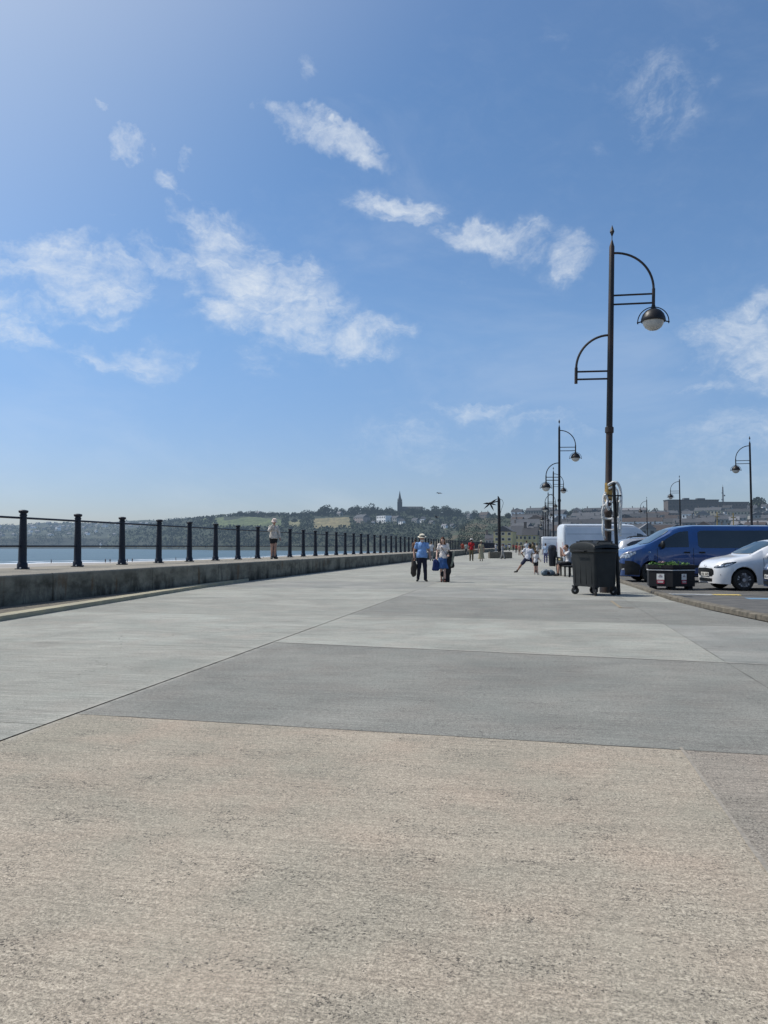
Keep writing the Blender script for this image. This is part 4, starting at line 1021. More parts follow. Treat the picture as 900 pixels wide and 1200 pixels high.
for sx in (-1, 1):
    for sy in (-1, 1):
        w_ = MB(); cx_, cy_ = sx * W2 * .78, sy * D2 * .8
        rot = Matrix.Rotation(R(90), 3, 'Y') @ Matrix.Identity(3)
        rot = Matrix.Rotation(R(25 * sx + 60 * (sy > 0)), 3, 'Z') @ rot
        w_.m(M['tyre']); w_.lathe([(.02, -.025), (.085, -.025), (.10, -.015), (.10, .015), (.085, .025), (.02, .025)], c=(cx_, cy_, .10), n=20, rot=rot)
        w_.m(M['steel']); w_.lathe([(.01, -.032), (.03, -.03), (.03, .03), (.01, .032)], c=(cx_, cy_, .10), n=10, rot=rot)
        w_.m(M['black']); w_.box((cx_, cy_, .215), (.12, .12, .03)); w_.box((cx_ - .045 * sx, cy_, .16), (.012, .09, .12)); w_.box((cx_ + .045 * sx, cy_, .16), (.012, .09, .12))
        w_.build('castor', None, bn, smooth=35)

# ------------------------------------------------------------------ hexagonal planter
zc = 23.0; pc = D(786, zc, PK)
pl_ = empty('planter', pc, TH); tag(pl_, 'black faceted planter with white stripe and low green plants in front of the blue van', 'planter')
PR = .76
hexa = [(PR * math.cos(R(60 * k + 16)), PR * .92 * math.sin(R(60 * k + 16))) for k in range(6)]
pb = MB(); pb.prism([(x * .97, y_ * .97) for x, y_ in hexa], .10, .62); 
for x, y_ in hexa: pb.box((x * .75, y_ * .75, .05), (.14, .14, .10))
pb.build('tub', mat('planter_black', (0.009, 0.009, 0.011), (0.015, 0.015, 0.017), scale=6, rough=.6, spec=.3), pl_)
pb = MB(); pb.prism(hexa, .56, .585, 1.0); pb.build('white_stripe', mat('stripe', (0.6, 0.6, 0.6), rough=.6), pl_)
pb = MB(); n = 6
vs = [(x * k, y_ * k, z_) for z_, k in ((.622, 1.02), (.72, 1.02), (.72, .86), (.66, .84)) for x, y_ in hexa]
pb.add(vs, [(i * 6 + k, i * 6 + (k + 1) % 6, (i + 1) * 6 + (k + 1) % 6, (i + 1) * 6 + k) for i in range(3) for k in range(6)] + [tuple(range(18, 24))]); pb.build('rim', mat('planter_rim', (0.012, 0.011, 0.014), rough=.6, spec=.3), pl_)
# stickers on the two facing sides
faces = []
for k in range(6):
    a = Vector((*hexa[k], 0)) * .97; b = Vector((*hexa[(k + 1) % 6], 0)) * .97; m_ = (a + b) / 2
    if m_.y < -.2: faces.append((m_, (b - a).normalized(), m_.x))
faces.sort(key=lambda t: t[2])
for (m_, tn, _), w__ in zip([faces[0], faces[-1]] if len(faces) > 1 else faces, (.22, .16)):
    nrm = Vector((tn.y, -tn.x, 0)); ang = math.atan2(tn.y, tn.x)
    if nrm.y > 0: nrm = -nrm
    c0 = m_ + nrm * .008
    s_ = MB(); s_.m(M['plate']); s_.box((c0.x, c0.y, .38), (w__, .012, .17), rz=ang); s_.m(mat('sticker_red', (0.35, 0.03, 0.06), rough=.5)); s_.box((c0.x, c0.y, .235), (w__, .012, .115), rz=ang)
    s_.m(mat('sticker_print', (0.35, 0.3, 0.32), rough=.5)); c1 = c0 + nrm * .008
    s_.box((c1.x, c1.y, .39), (w__ * .5, .006, .04), rz=ang); s_.box((c1.x, c1.y, .43), (w__ * .25, .006, .03), rz=ang)
    s_.m(M['plate']); s_.box((c1.x, c1.y, .25), (w__ * .8, .006, .018), rz=ang); s_.box((c1.x, c1.y, .215), (w__ * .7, .006, .014), rz=ang)
    s_.build('sticker', None, pl_)
M['leafp'] = mat('planter_leaves', (0.05, 0.14, 0.02), (0.10, 0.20, 0.04), scale=9, rough=.7)
rg = random.Random(5)
lv = MB()
for k in range(26): leaves(lv, (rg.uniform(-.48, .48), rg.uniform(-.42, .42), .72 + rg.uniform(-.03, .05)), (.11, .11, .07), 38, .025, rg)
lo_ = lv.build('bedding_plants', M['leafp'], pl_)
lv = MB()
for k in range(5): leaves(lv, (-.32 + rg.uniform(-.08, .08), -.25 + rg.uniform(-.1, .1), .80), (.035, .035, .03), 14, .02, rg)
lv.build('pale_blossom', mat('blossom', (0.5, 0.35, 0.35), rough=.7), pl_)

# concrete planter block and sculpture far down the promenade
zc = 80; c_ = D(586, zc, 0); s = zc / F
pb = MB(); pb.prism([(-13 * s, -.6), (13 * s, -.6), (13 * s, .6), (-13 * s, .6)], 0, .62, 1.02); pb.prism([(-12.6 * s, -.5), (12.6 * s, -.5), (12.6 * s, .5), (-12.6 * s, .5)], .62, .66, .98)
o = pb.build('concrete_block', M['kerbc'], loc=c_); o.rotation_euler.z = TH; tag(o, 'long low brownish concrete block at the foot of the sculpture post', 'concrete block')
sc_ = empty('sculpture', D(585.3, zc + 1.4, 0), TH); tag(sc_, 'tall dark post carrying a spiky star of blades on its left side', 'sculpture')
zt_ = HY(584, zc + 1.4); p_ = MB(); p_.tube([(0, 0, 0), (0, 0, zt_ * .5), (-.02, 0, zt_ - .1)], [.19, .17, .15], 10); p_.tube([(-.02, 0, zt_ - .1), (-.12, 0, zt_ + .25)], [.15, .03], 8); p_.build('post', M['lampblack'], sc_, smooth=40)
hx, hz2 = (574.2 - 585.3) * s, HY(590, zc + 1.4)
for (px, py, w_) in ((566, 590.2, .10), (567, 596.2, .08), (578.5, 598.5, .09), (582, 592, .08), (583, 584.5, .09), (570, 590.8, .05)):
    p_ = MB(); p_.tube([(hx, -.15, hz2), ((px - 585.3) * s * .5 + hx * .5, -.2, (HY(py, zc + 1.4) + hz2) / 2), ((px - 585.3) * s, -.15, HY(py, zc + 1.4))], [.07, w_, .012], 6, flat=.4); p_.build('blade', M['lampblack'], sc_)
p_ = MB(); p_.ell((hx, -.15, hz2), (.16, .12, .14)); p_.tube([(hx, -.12, hz2), (0, 0, HY(587, zc + 1.4))], .06, 7); p_.build('hub', M['lampblack'], sc_, smooth=40)
p_ = MB(); p_.tube([(-.05, 0, zt_), (.35, 0, zt_ - .2), (.45, 0, zt_ - .5), (.2, 0, zt_ - 1.3), (.05, 0, zt_ - 1.9)], .02, 5); p_.build('wire', M['lampblack'], sc_)

# ------------------------------------------------------------------ vehicles
class Car:
    def __init__(s, L, W, z0, zt, zb, wt, rx, wf, wheels, wr, rxb=.35, wfb=.8):
        s.L, s.W, s.z0p, s.ztp, s.zbp, s.wtp, s.rx, s.wf, s.wheels, s.wr, s.rxb, s.wfb = L, W, z0, zt, zb, wt, rx, wf, wheels, wr, rxb, wfb
    def sm(s, x, pts, r=.05): return (pl(x - r, pts) + pl(x, pts) * 2 + pl(x + r, pts)) / 4
    def z0(s, x):
        z = s.sm(x, s.z0p, .03); Ra = s.wr + .065
        for w in s.wheels:
            d = abs(x - w)
            if d < Ra: z = max(z, s.wr + math.sqrt(Ra * Ra - d * d))
        return z
    def w(s, x):
        k = 1.0
        if x < s.rx: k = s.wf + (1 - s.wf) * math.sqrt(max(0, 1 - (1 - x / s.rx) ** 2))
        if x > s.L - s.rxb: k = s.wfb + (1 - s.wfb) * math.sqrt(max(0, 1 - (1 - (s.L - x) / s.rxb) ** 2))
        return s.W * k
    def sec(s, x):
        z0 = s.z0(x); zt = s.sm(x, s.ztp); zb = min(s.sm(x, s.zbp), zt - .03); w = s.w(x); wt = min(pl(x, s.wtp), 1) * w
        zs = s.sm(x, s.z0p, .03); zm = max(zs + (zb - zs) * .55, z0 + .01)
        zl = min(max(zs + .12, z0 + .005), zm - .004)
        return [(w * .95, min(z0, zl - .003)), (w * .985, zl), (w, zm), (w * .99, lerp(zm, zb, .6)), (w * .965, zb), (lerp(w * .965, wt, .85), lerp(zb, zt, .82)), (wt * .93, lerp(zb, zt, .94)), (wt * .6, lerp(zb, zt, .985)), (0, zt)]
    def side(s, x, z):
        p = s.sec(x)
        if z < p[0][1] - .2 or z > p[-1][1]: return -1
        if z <= p[0][1]: return p[0][0]
        for (a, b), (c, d) in zip(p, p[1:]):
            if z <= d: return a + (c - a) * (z - b) / max(d - b, 1e-5)
        return 0
    def front(s, y, z, back=False):
        ya = abs(y); lo, hi = (0.0, s.L * .5)
        f_ = (lambda t: s.L - t) if back else (lambda t: t)
        if s.side(f_(0), z) >= ya: return f_(0)
        for _ in range(26):
            m_ = (lo + hi) / 2
            if s.side(f_(m_), z) >= ya: hi = m_
            else: lo = m_
        return f_(hi)
    def body(s, name, material, parent, n=110):
        xs = sorted(set([s.L * i / n for i in range(n + 1)] + [w + d * (s.wr + .065) for w in s.wheels for d in (-1, -.995, -.97, -.93, -.85, .85, .93, .97, .995, 1)] + [.005, .015, .03, .05]))
        mb = MB(); vs, fs = [], []
        for x in xs:
            p = s.sec(x); ring = [(x, -a, b) for a, b in p] + [(x, a, b) for a, b in reversed(p[:-1])]; vs += ring
        m_ = len(s.sec(0)) * 2 - 1
        for i in range(len(xs) - 1):
            for k in range(m_ - 1): fs.append((i * m_ + k, i * m_ + k + 1, (i + 1) * m_ + k + 1, (i + 1) * m_ + k))
        fs.append(tuple(range(m_ - 1, -1, -1))); o_ = (len(xs) - 1) * m_; fs.append(tuple(range(o_, o_ + m_)))
        mb.add(vs, fs); return mb.build(name, material, parent, smooth=38)
    def under(s, parent):
        mb = MB(); mb.box((s.L / 2, 0, .42), (s.L - .5, s.W * 1.45, .36))
        return mb.build('underbody', M['tyre'], parent)
    def spatch(s, name, material, parent, xs, zl, zh, off=.005, sides=(-1, 1), rows=6, n=14):
        for sg in sides:
            mb = MB(); vs, fs = [], []
            for i in range(n + 1):
                x = lerp(xs[0], xs[1], i / n); a, b = pl(x, zl), pl(x, zh)
                for j in range(rows + 1):
                    z = lerp(a, b, j / rows); vs.append((x, sg * (max(s.side(x, z), 0) + off), z))
            for i in range(n):
                for j in range(rows):
                    q = (i * (rows + 1) + j, (i + 1) * (rows + 1) + j, (i + 1) * (rows + 1) + j + 1, i * (rows + 1) + j + 1)
                    fs.append(q if sg < 0 else q[::-1])
            mb.add(vs, fs); ob = mb.build(name, material, parent, smooth=50)
        return ob
    def fpatch(s, name, material, parent, ys, zl, zh, off=.006, back=False, rows=6, n=14, mirror=False):
        sgx = 1 if back else -1
        for sg in ((1, -1) if mirror else (1,)):
            mb = MB(); vs, fs = [], []
            for i in range(n + 1):
                y = lerp(ys[0], ys[1], i / n); a, b = pl(y, zl), pl(y, zh)
                for j in range(rows + 1):
                    z = lerp(a, b, j / rows); vs.append((s.front(y, z, back) + sgx * off, sg * y, z + off * .6))
            for i in range(n):
                for j in range(rows):
                    q = (i * (rows + 1) + j, (i + 1) * (rows + 1) + j, (i + 1) * (rows + 1) + j + 1, i * (rows + 1) + j + 1)
                    fs.append(q[::-1] if (sg > 0) != back else q)
            mb.add(vs, fs); ob = mb.build(name, material, parent, smooth=50)
        return ob
    def wheel_set(s, parent, spokes=5, alloy=True):
        for wx in s.wheels:
            for sg in (-1, 1):
                rot = Matrix.Rotation(R(90) * sg, 3, 'X'); c = (wx, sg * (s.W - .12), s.wr); r = s.wr
                wo_ = MB(); wo_.lathe([(r * .66, -.10), (r * .93, -.10), (r, -.075), (r, .06), (r * .94, .095), (r * .70, .10), (r * .66, .085)], c=c, n=32, rot=Matrix.Rotation(-R(90) * sg, 3, 'X'))
                t = wo_.build('wheel', M['tyre'], parent, smooth=35)
                ri = MB(); ri.m(M['seam']); ri.lathe([(.01, .03), (r * .66, .03), (r * .665, -.05)], c=c, n=28, rot=Matrix.Rotation(-R(90) * sg, 3, 'X'))
                ri.m(M['alloy'] if alloy else M['blackside'])
                for k in range(spokes):
                    a = 2 * math.pi * k / spokes + .3
                    for da in ((-.13, .13) if alloy else (-.1, .1)):
                        p0_ = Vector((.05 * math.cos(a), .05 * math.sin(a), .06)); p1_ = Vector((r * .66 * math.cos(a + da * 1.6), r * .66 * math.sin(a + da * 1.6), .075))
                        m3 = Matrix.Rotation(-R(90) * sg, 3, 'X'); ri.tube([Vector(c) + m3 @ p0_, Vector(c) + m3 @ p1_], [.022, .028], 6, flat=.7)
                ri.lathe([(r * .64, .07), (r * .68, .09), (r * .70, .085)], c=c, n=28, rot=Matrix.Rotation(-R(90) * sg, 3, 'X')); ri.lathe([(.055, .04), (.05, .09), (.01, .095)], c=c, n=12, rot=Matrix.Rotation(-R(90) * sg, 3, 'X'))
                ri.build('rim', None, t, smooth=35)
def plate(parent, x, y, z, w=.5, h=.105, col='plate', tilt=0):
    p = MB(); p.m(M[col]); p.box((x, y, z), (.012, w, h)); p.m(M['glyph'])
    o = -w * .42
    for k, ww in enumerate((.05, .045, .04, .05, 0, .045, .05, .04)):
        if ww: p.box((x - .008, y + o + k * w * .115, z), (.005, ww * .75 * w / .5, h * .62)); 
        if ww: p.m(M[col]); p.box((x - .011, y + o + k * w * .115 + .004, z + (.012 if k % 2 else -.012)), (.003, ww * .4 * w / .5, h * .2)); p.m(M['glyph'])
    return p.build('number_plate', None, parent)
def mirror_part(parent, x, y, z, material, sz=(.14, .16, .13)):
    for sg in (-1, 1):
        p = MB(); p.ell((x, sg * (y + .10), z), (sz[0] * .5, sz[1] * .62, sz[2] * .55)); p.tube([(x + .02, sg * (y - .03), z - .05), (x, sg * (y + .08), z - .02)], .025, 6); p.build('wing_mirror', material, parent, smooth=60)

def hatchback(paint, label, loc, rz, group=None):
    o = empty('parked_car', loc, rz); tag(o, label, 'car', group)
    c = Car(3.67, .84, [(0, .20), (.5, .17), (3.2, .17), (3.67, .28)],
            [(0, .66), (.03, .72), (.10, .79), (.25, .86), (.55, .935), (.9, .99), (1.02, 1.02), (1.2, 1.13), (1.75, 1.415), (1.95, 1.46), (2.3, 1.48), (2.9, 1.465), (3.35, 1.39), (3.5, 1.2), (3.62, .98), (3.67, .9)],
            [(0, .60), (.1, .70), (.4, .82), (.9, .90), (1.2, .93), (2.4, .96), (3.4, 1.02), (3.67, .82)],
            [(0, .78), (.4, .84), (1.0, .86), (1.3, .80), (1.8, .69), (2.2, .67), (3.3, .66), (3.67, .8)], .62, .52, [.74, 3.12], .305)
    c.body('body', paint, o, 130); c.under(o); c.wheel_set(o, 5)
    # glass
    c.spatch('side_window', M['glass'], o, (1.42, 2.2), [(1.42, .955), (2.2, .975)], [(1.42, .97), (1.5, 1.05), (1.75, 1.23), (2.0, 1.34), (2.2, 1.37)])
    c.spatch('side_window', M['glass'], o, (2.26, 3.12), [(2.26, .978), (3.12, 1.03)], [(2.26, 1.375), (2.7, 1.375), (2.95, 1.33), (3.12, 1.17)])
    c.fpatch('windscreen', M['glass2'], o, (-.60, .60), [(-.62, 1.06), (-.4, 1.045), (0, 1.04), (.4, 1.045), (.62, 1.06)], [(-.62, 1.30), (-.5, 1.385), (0, 1.41), (.5, 1.385), (.62, 1.30)], off=.012)
    ws = MB(); xx = c.front(.1, 1.13); ws.add([(xx - .02, -.1, 1.12), (xx - .02, .12, 1.12), (xx + .05, .12, 1.16), (xx + .05, -.1, 1.16)], [(3, 2, 1, 0)]); ws.build('windscreen_sticker', M['plate'], o)
    # door seams
    for x_ in (1.30, 2.23): c.spatch('door_seam', M['seam'], o, (x_, x_ + .012), [(x_, .26)], [(x_, .93 if x_ < 1.5 else .97)], off=.003, n=1, rows=12)
    c.spatch('door_seam', M['seam'], o, (1.3, 3.05), [(1.3, .265)], [(1.3, .277)], off=.003, rows=1)
    hnd = MB()
    for sg in (-1, 1):
        for hx_ in (2.02, 2.86): hnd.box((hx_, sg * (c.side(hx_, .84) + .018), .84), (.17, .03, .03))
    hnd.build('door_handle', paint, o)
    # front
    c.fpatch('grille', M['black'], o, (-.50, .50), [(-.5, .44), (-.42, .40), (0, .39), (.42, .40), (.5, .44)], [(-.5, .56), (-.45, .62), (0, .635), (.45, .62), (.5, .56)], off=.007, n=24)
    c.fpatch('lower_grille', M['black'], o, (-.52, .52), [(-.52, .27), (-.4, .245), (0, .24), (.4, .245), (.52, .27)], [(-.52, .30), (-.42, .335), (0, .34), (.42, .335), (.52, .30)], off=.007, n=20)
    hl = c.fpatch('headlight', M['glass'], o, (.50, .76), [(.50, .64), (.66, .64), (.76, .68)], [(.50, .67), (.62, .73), (.76, .80)], off=.008, mirror=True)
    c.fpatch('reflector', M['chrome'], o, (.56, .72), [(.56, .655), (.66, .66), (.72, .69)], [(.56, .685), (.64, .71), (.72, .755)], off=.014, mirror=True)
    c.spatch('headlight_tail', M['glass'], o, (.20, .52), [(.20, .66), (.3, .70), (.52, .795)], [(.20, .775), (.3, .80), (.52, .825)], off=.006)
    c.spatch('headlight_glint', M['chrome'], o, (.22, .42), [(.22, .69), (.42, .765)], [(.22, .74), (.42, .80)], off=.010)
    c.fpatch('fog_light', M['black'], o, (.62, .745), [(.62, .30), (.745, .34)], [(.62, .33), (.68, .46), (.745, .36)], off=.009, mirror=True)
    e = MB(); e.tube([(-.006, .045 * math.cos(t) * 1.3, .69 + .028 * math.sin(t)) for t in [2 * math.pi * k / 16 for k in range(17)]], .006, 5); e.tube([(-.006, -.025, .675), (-.006, .0, .70), (-.006, .025, .705)], .005, 5); e.build('badge', M['alloy'], o)
    plate(o, -.018, 0, .455)
    mirror_part(o, 1.42, .80, 1.0, paint)
    sp = MB(); sp.box((1.0, 0, .19), (.01, 1.3, .1)); sp.build('splash_panel', M['black'], o)
    a = MB()
    for sg in (-1, 1): a.tube([(1.02, sg * .60, 1.035), (1.5, sg * .15, 1.08 if False else 1.045)], .008, 4)
    a.build('wiper', M['black'], o)
    c.fpatch('tail_light', M['redl'], o, (.55, .74), [(.55, .80)], [(.55, .98)], back=True, mirror=True)
    return o
def by_wheel(px, zc, lx, ly, ang):
    w = D(px, zc, PK); c_, s_ = math.cos(ang), math.sin(ang)
    return (w.x - (lx * c_ - ly * s_), w.y - (lx * s_ + ly * c_), PK)
hatchback(M['whitecar'], 'small white hatchback with black grille and spoked wheels parked nose to the kerb', by_wheel(871, 22.1, .74, -.74, R(13)), R(13))
hp = D(910.5, 20.2, PK)
dk = hatchback(M['navycar'], 'dark blue car of which only the nose shows at the right edge', (hp.x - .12, hp.y + .3, PK), R(0))

def van(L, H, W, paint, label, loc, rz, kind):
    o = empty('parked_van', loc, rz); tag(o, label, 'van')
    if kind == 'mid':
        zt = [(0, .86), (.03, .95), (.10, 1.03), (.25, 1.12), (.75, 1.27), (.92, 1.33), (1.05, 1.40), (1.75, 1.83), (2.0, 1.91), (2.5, 1.97), (L - .25, 1.96), (L - .05, 1.88), (L, 1.8)]
        zb = [(0, .80), (.12, .98), (.6, 1.13), (.95, 1.18), (1.3, 1.20), (L, 1.20)]
        c = Car(L, W, [(0, .22), (.5, .2), (L, .26)], zt, zb, [(0, .8), (.8, .86), (1.2, .86), (1.8, .84), (L, .84)], .75, .60, [.98, L - 1.05], .335)
    else:
        zt = [(0, .9), (.04, 1.02), (.15, 1.12), (.55, 1.35), (.75, 1.44), (.85, 1.5), (1.5, 2.08), (1.75, 2.33), (2.1, 2.55), (2.6, H - .01), (L - .15, H), (L - .03, H - .06), (L, H - .2)]
        zb = [(0, .85), (.12, 1.03), (.6, 1.22), (1.2, 1.32), (L, 1.32)]
        c = Car(L, W, [(0, .25), (.5, .22), (L, .32)], zt, zb, [(0, .8), (.8, .86), (1.5, .86), (2.2, .88), (L, .88)], .6, .65, [.98, L - 1.4], .35, rxb=.12, wfb=.94)
    c.body('body', paint, o, 140); c.under(o); c.wheel_set(o, 6, alloy=False)
    if kind == 'mid':
        c.spatch('door_window', M['glass'], o, (1.22, 2.28), [(1.22, 1.22), (1.5, 1.19), (2.28, 1.20)], [(1.22, 1.27), (1.5, 1.47), (1.8, 1.65), (2.0, 1.73), (2.28, 1.75)], n=20)
        c.spatch('side_window', M['glass'], o, (2.60, L - .32), [(2.60, 1.25), (2.68, 1.17), (L, 1.17)], [(2.60, 1.69), (2.68, 1.765), (L, 1.765)], n=40)
        fb = c.fpatch('front_bumper', M['black'], o, (-.93, .93), [(-1, .24)], [(-1, .60), (-.6, .64), (0, .72), (.6, .74), (1, .70)], off=.012, n=30, rows=8)
        c.spatch('bumper_side', M['black'], o, (.10, .60), [(.10, .25), (.6, .25)], [(.10, .74), (.35, .72), (.6, .58)], off=.010)
        c.fpatch('grille', M['black'], o, (-.55, .55), [(-.55, .76), (0, .75), (.55, .76)], [(-.55, .86), (0, .88), (.55, .86)], off=.012, n=20)
        h_ = c.fpatch('headlight', M['chrome'], o, (.52, .86), [(.52, .80), (.86, .84)], [(.52, .90), (.70, 1.0), (.86, 1.06)], off=.012, mirror=True)
        c.spatch('headlight_side', M['chrome'], o, (.12, .46), [(.12, .80), (.46, .98)], [(.12, .92), (.3, 1.02), (.46, 1.06)], off=.009)
        c.fpatch('fog_light', M['chrome'], o, (.66, .76), [(.66, .38)], [(.66, .46)], off=.018, mirror=True)
        plate(o, -.02, 0, .46); mirror_part(o, 1.35, .93, 1.28, M['black'], (.16, .2, .26))
        c.fpatch('windscreen', M['glass2'], o, (-.72, .72), [(-.74, 1.34), (0, 1.30), (.74, 1.34)], [(-.74, 1.66), (-.6, 1.78), (0, 1.82), (.6, 1.78), (.74, 1.66)], off=.014)
        for x_ in (1.18, 2.42, L - 1.55): c.spatch('door_seam', M['seam'], o, (x_, x_ + .014), [(x_, .42)], [(x_, 1.17)], off=.003, n=1, rows=12)
        hn = MB()
        for sg in (-1,):
            for hx_ in (2.2, 2.72): hn.box((hx_, sg * (c.side(hx_, 1.02) + .02), 1.02), (.2, .035, .05))
        hn.build('door_handle', M['black'], o); c.spatch('rub_strip', M['black'], o, (1.5, L - 1.5), [(0, .50)], [(0, .58)], off=.012)
        c.spatch('wing_badge', M['chrome'], o, (.88, .96), [(0, 1.01)], [(0, 1.05)], off=.007, n=2, rows=2)
    else:
        c.spatch('door_window', M['glass'], o, (1.15, 2.0), [(1.15, 1.36), (2.0, 1.36)], [(1.15, 1.5), (1.5, 1.85), (1.75, 2.0), (2.0, 2.03)])
        c.fpatch('windscreen', M['glass2'], o, (-.8, .8), [(-.8, 1.52), (0, 1.48), (.8, 1.52)], [(-.8, 1.95), (0, 2.15), (.8, 1.95)], off=.014)
        c.fpatch('tail_light', M['redl'], o, (.82, .90), [(0, .95)], [(0, 1.5)], back=True, mirror=True)
        c.fpatch('rear_bumper', M['black'], o, (-.9, .9), [(0, .34)], [(0, .58)], off=.03, back=True)
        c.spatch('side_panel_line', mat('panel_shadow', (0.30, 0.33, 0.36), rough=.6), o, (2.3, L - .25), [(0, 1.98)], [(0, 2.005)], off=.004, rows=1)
        c.spatch('side_panel_line', M['seam'], o, (2.2, L - .25), [(0, 2.44)], [(0, 2.452)], off=.004, rows=1)
        for x_ in (2.1, 3.3, L - .12): c.spatch('door_seam', M['seam'], o, (x_, x_ + .014), [(x_, .5)], [(x_, 2.1)], off=.003, n=1, rows=12)
        c.spatch('rub_strip', M['black'], o, (1.5, L - 1.9), [(0, .6)], [(0, .72)], off=.012)
        c.fpatch('front_bumper', M['black'], o, (-.8, .8), [(-1, .3)], [(-1, .7)], off=.012, n=24); mirror_part(o, 1.2, .98, 1.55, M['black'], (.16, .2, .34))
        plate(o, c.L + .035, 0, .46, col='yellowplate')
    return o
M['yellowplate'] = mat('rear_plate', (0.5, 0.44, 0.22), rough=.5)
q = D(738, 27.8, PK)
van(5.4, 1.97, .95, M['bluecar'], 'blue van with dark tinted side windows and black bumper parked behind the planter', by_wheel(763, 27.3, .98, -.85, R(8)), R(8), 'mid').scale = (1, 1, 1.025)
q = D(658, 46.5, PK); LV = 6.4
vA = van(LV, 2.62, 1.0, M['whitevan'], 'large high roofed white van parked with its rear to the promenade', (q.x + LV * math.cos(R(10)) - .05, q.y + 1.0 + LV * math.sin(R(10)), PK), R(190), 'high')
q = D(636, 84, PK)
van(5.6, 2.3, .98, M['whitevan'], 'smaller white van further along the promenade, left of the large white van', (q.x + 5.5, q.y + 1.0, PK), R(180), 'high')

def suv(loc, rz, label):
    o = empty('parked_car', loc, rz); tag(o, label, 'car')
    c = Car(4.5, .92, [(0, .26), (.5, .24), (4.0, .26), (4.5, .38)],
            [(0, .78), (.04, .88), (.3, .98), (.9, 1.08), (1.15, 1.15), (1.4, 1.26), (2.0, 1.60), (2.3, 1.66), (2.8, 1.68), (3.6, 1.64), (4.15, 1.54), (4.28, 1.42), (4.42, 1.12), (4.5, 1.0)],
            [(0, .72), (.3, .88), (1.1, 1.02), (3.4, 1.10), (4.1, 1.16), (4.5, .92)],
            [(0, .8), (1.0, .86), (1.5, .8), (2.1, .72), (4.1, .70), (4.5, .8)], .6, .55, [.9, 3.6], .35, rxb=.5, wfb=.7)
    c.body('body', M['silver'], o, 120); c.under(o); c.wheel_set(o, 5)
    c.spatch('side_window', M['glass'], o, (1.6, 4.0), [(1.6, 1.08), (3.3, 1.14), (3.7, 1.18), (4.0, 1.30)], [(1.6, 1.16), (2.0, 1.42), (2.4, 1.54), (3.3, 1.55), (3.8, 1.46), (4.0, 1.33)], n=30)
    c.spatch('window_pillar', M['seam'], o, (2.75, 2.8), [(0, 1.12)], [(0, 1.54)], off=.009, n=2)
    c.fpatch('rear_window', M['glass'], o, (-.6, .6), [(0, 1.16)], [(-.6, 1.42), (0, 1.47), (.6, 1.42)], back=True)
    c.fpatch('tail_light', M['redl'], o, (.55, .80), [(0, .96)], [(0, 1.08)], back=True, mirror=True)
    c.spatch('tail_light_side', M['redl'], o, (4.12, 4.42), [(0, .97)], [(0, 1.06)], off=.006)
    c.fpatch('windscreen', M['glass2'], o, (-.66, .66), [(0, 1.2)], [(-.66, 1.45), (0, 1.56), (.66, 1.45)], off=.014)
    c.spatch('sill_cladding', M['black'], o, (1.3, 3.2), [(0, .28)], [(0, .44)], off=.012)
    r_ = MB()
    for sg in (-1, 1): r_.tube([(2.2, sg * .60, 1.64), (2.3, sg * .60, 1.70), (3.7, sg * .6, 1.68), (3.85, sg * .6, 1.60)], .018, 6)
    r_.build('roof_rail', M['black'], o, smooth=40); mirror_part(o, 1.65, .88, 1.15, M['silver']); plate(o, 4.52, 0, .75, col='yellowplate')
    return o
q = D(722, 32.5, PK)
suv((q.x + 4.45, q.y + .92, PK), R(180), 'silver estate car parked tail to the kerb between the blue van and white van')
# further parked cars, mostly hidden, seen over the white hatchback and beyond

# ------------------------------------------------------------------ people
DG = bpy.context.evaluated_depsgraph_get
def fuse(mb, name, material, parent, vox=.014, smooth=4, rough=0.0, seed=0):
    """melt overlapping rounded pieces into one continuous skin"""
    me = bpy.data.meshes.new(name); me.from_pydata(mb.v, [], mb.f)
    bmx = bmesh.new(); bmx.from_mesh(me); bmesh.ops.recalc_face_normals(bmx, faces=bmx.faces); bmx.to_mesh(me); bmx.free()
    o = bpy.data.objects.new(name, me); COL.objects.link(o)
    r = o.modifiers.new('r', 'REMESH'); r.mode = 'VOXEL'; r.voxel_size = vox; r.use_smooth_shade = True
    s = o.modifiers.new('s', 'SMOOTH'); s.iterations = smooth; s.factor = .5
    dg = bpy.context.evaluated_depsgraph_get(); dg.update()
    m2 = bpy.data.meshes.new_from_object(o.evaluated_get(dg)); m2.name = name
    o.modifiers.clear(); o.data = m2; bpy.data.meshes.remove(me)
    if rough:
        m2.update(); nrm = [v.normal.copy() for v in m2.vertices]
        for v, n_ in zip(m2.vertices, nrm):
            p = v.co; d = noise.noise(Vector((p.x * 9 + seed, p.y * 9, p.z * 5))) + .5 * noise.noise(Vector((p.x * 22, p.y * 22 + seed, p.z * 12)))
            v.co = p + n_ * d * rough
    m2.materials.clear(); m2.materials.append(material)
    m2.polygons.foreach_set('use_smooth', [True] * len(m2.polygons))
    if parent: o.parent = parent
    return o
def align(d):
    z = Vector(d).normalized(); y = Vector((0, 1, 0)); y = (y - z * y.dot(z)).normalized(); x = y.cross(z)
    return Matrix((x, y, z)).transposed()
BASE = dict(pelvis=(0, 0, .93), neck=(0, 0, 1.46), head=(0, .02, 1.62),
            shL=(-.165, 0, 1.385), shR=(.165, 0, 1.385), elL=(-.235, -.02, 1.12), elR=(.235, -.02, 1.12), wrL=(-.25, .06, .88), wrR=(.25, .06, .88),
            hipL=(-.085, 0, .90), hipR=(.085, 0, .90), knL=(-.095, .02, .50), knR=(.095, .02, .50), anL=(-.10, -.02, .085), anR=(.10, -.02, .085), toL=(-.12, .15, .03), toR=(.12, .15, .03))
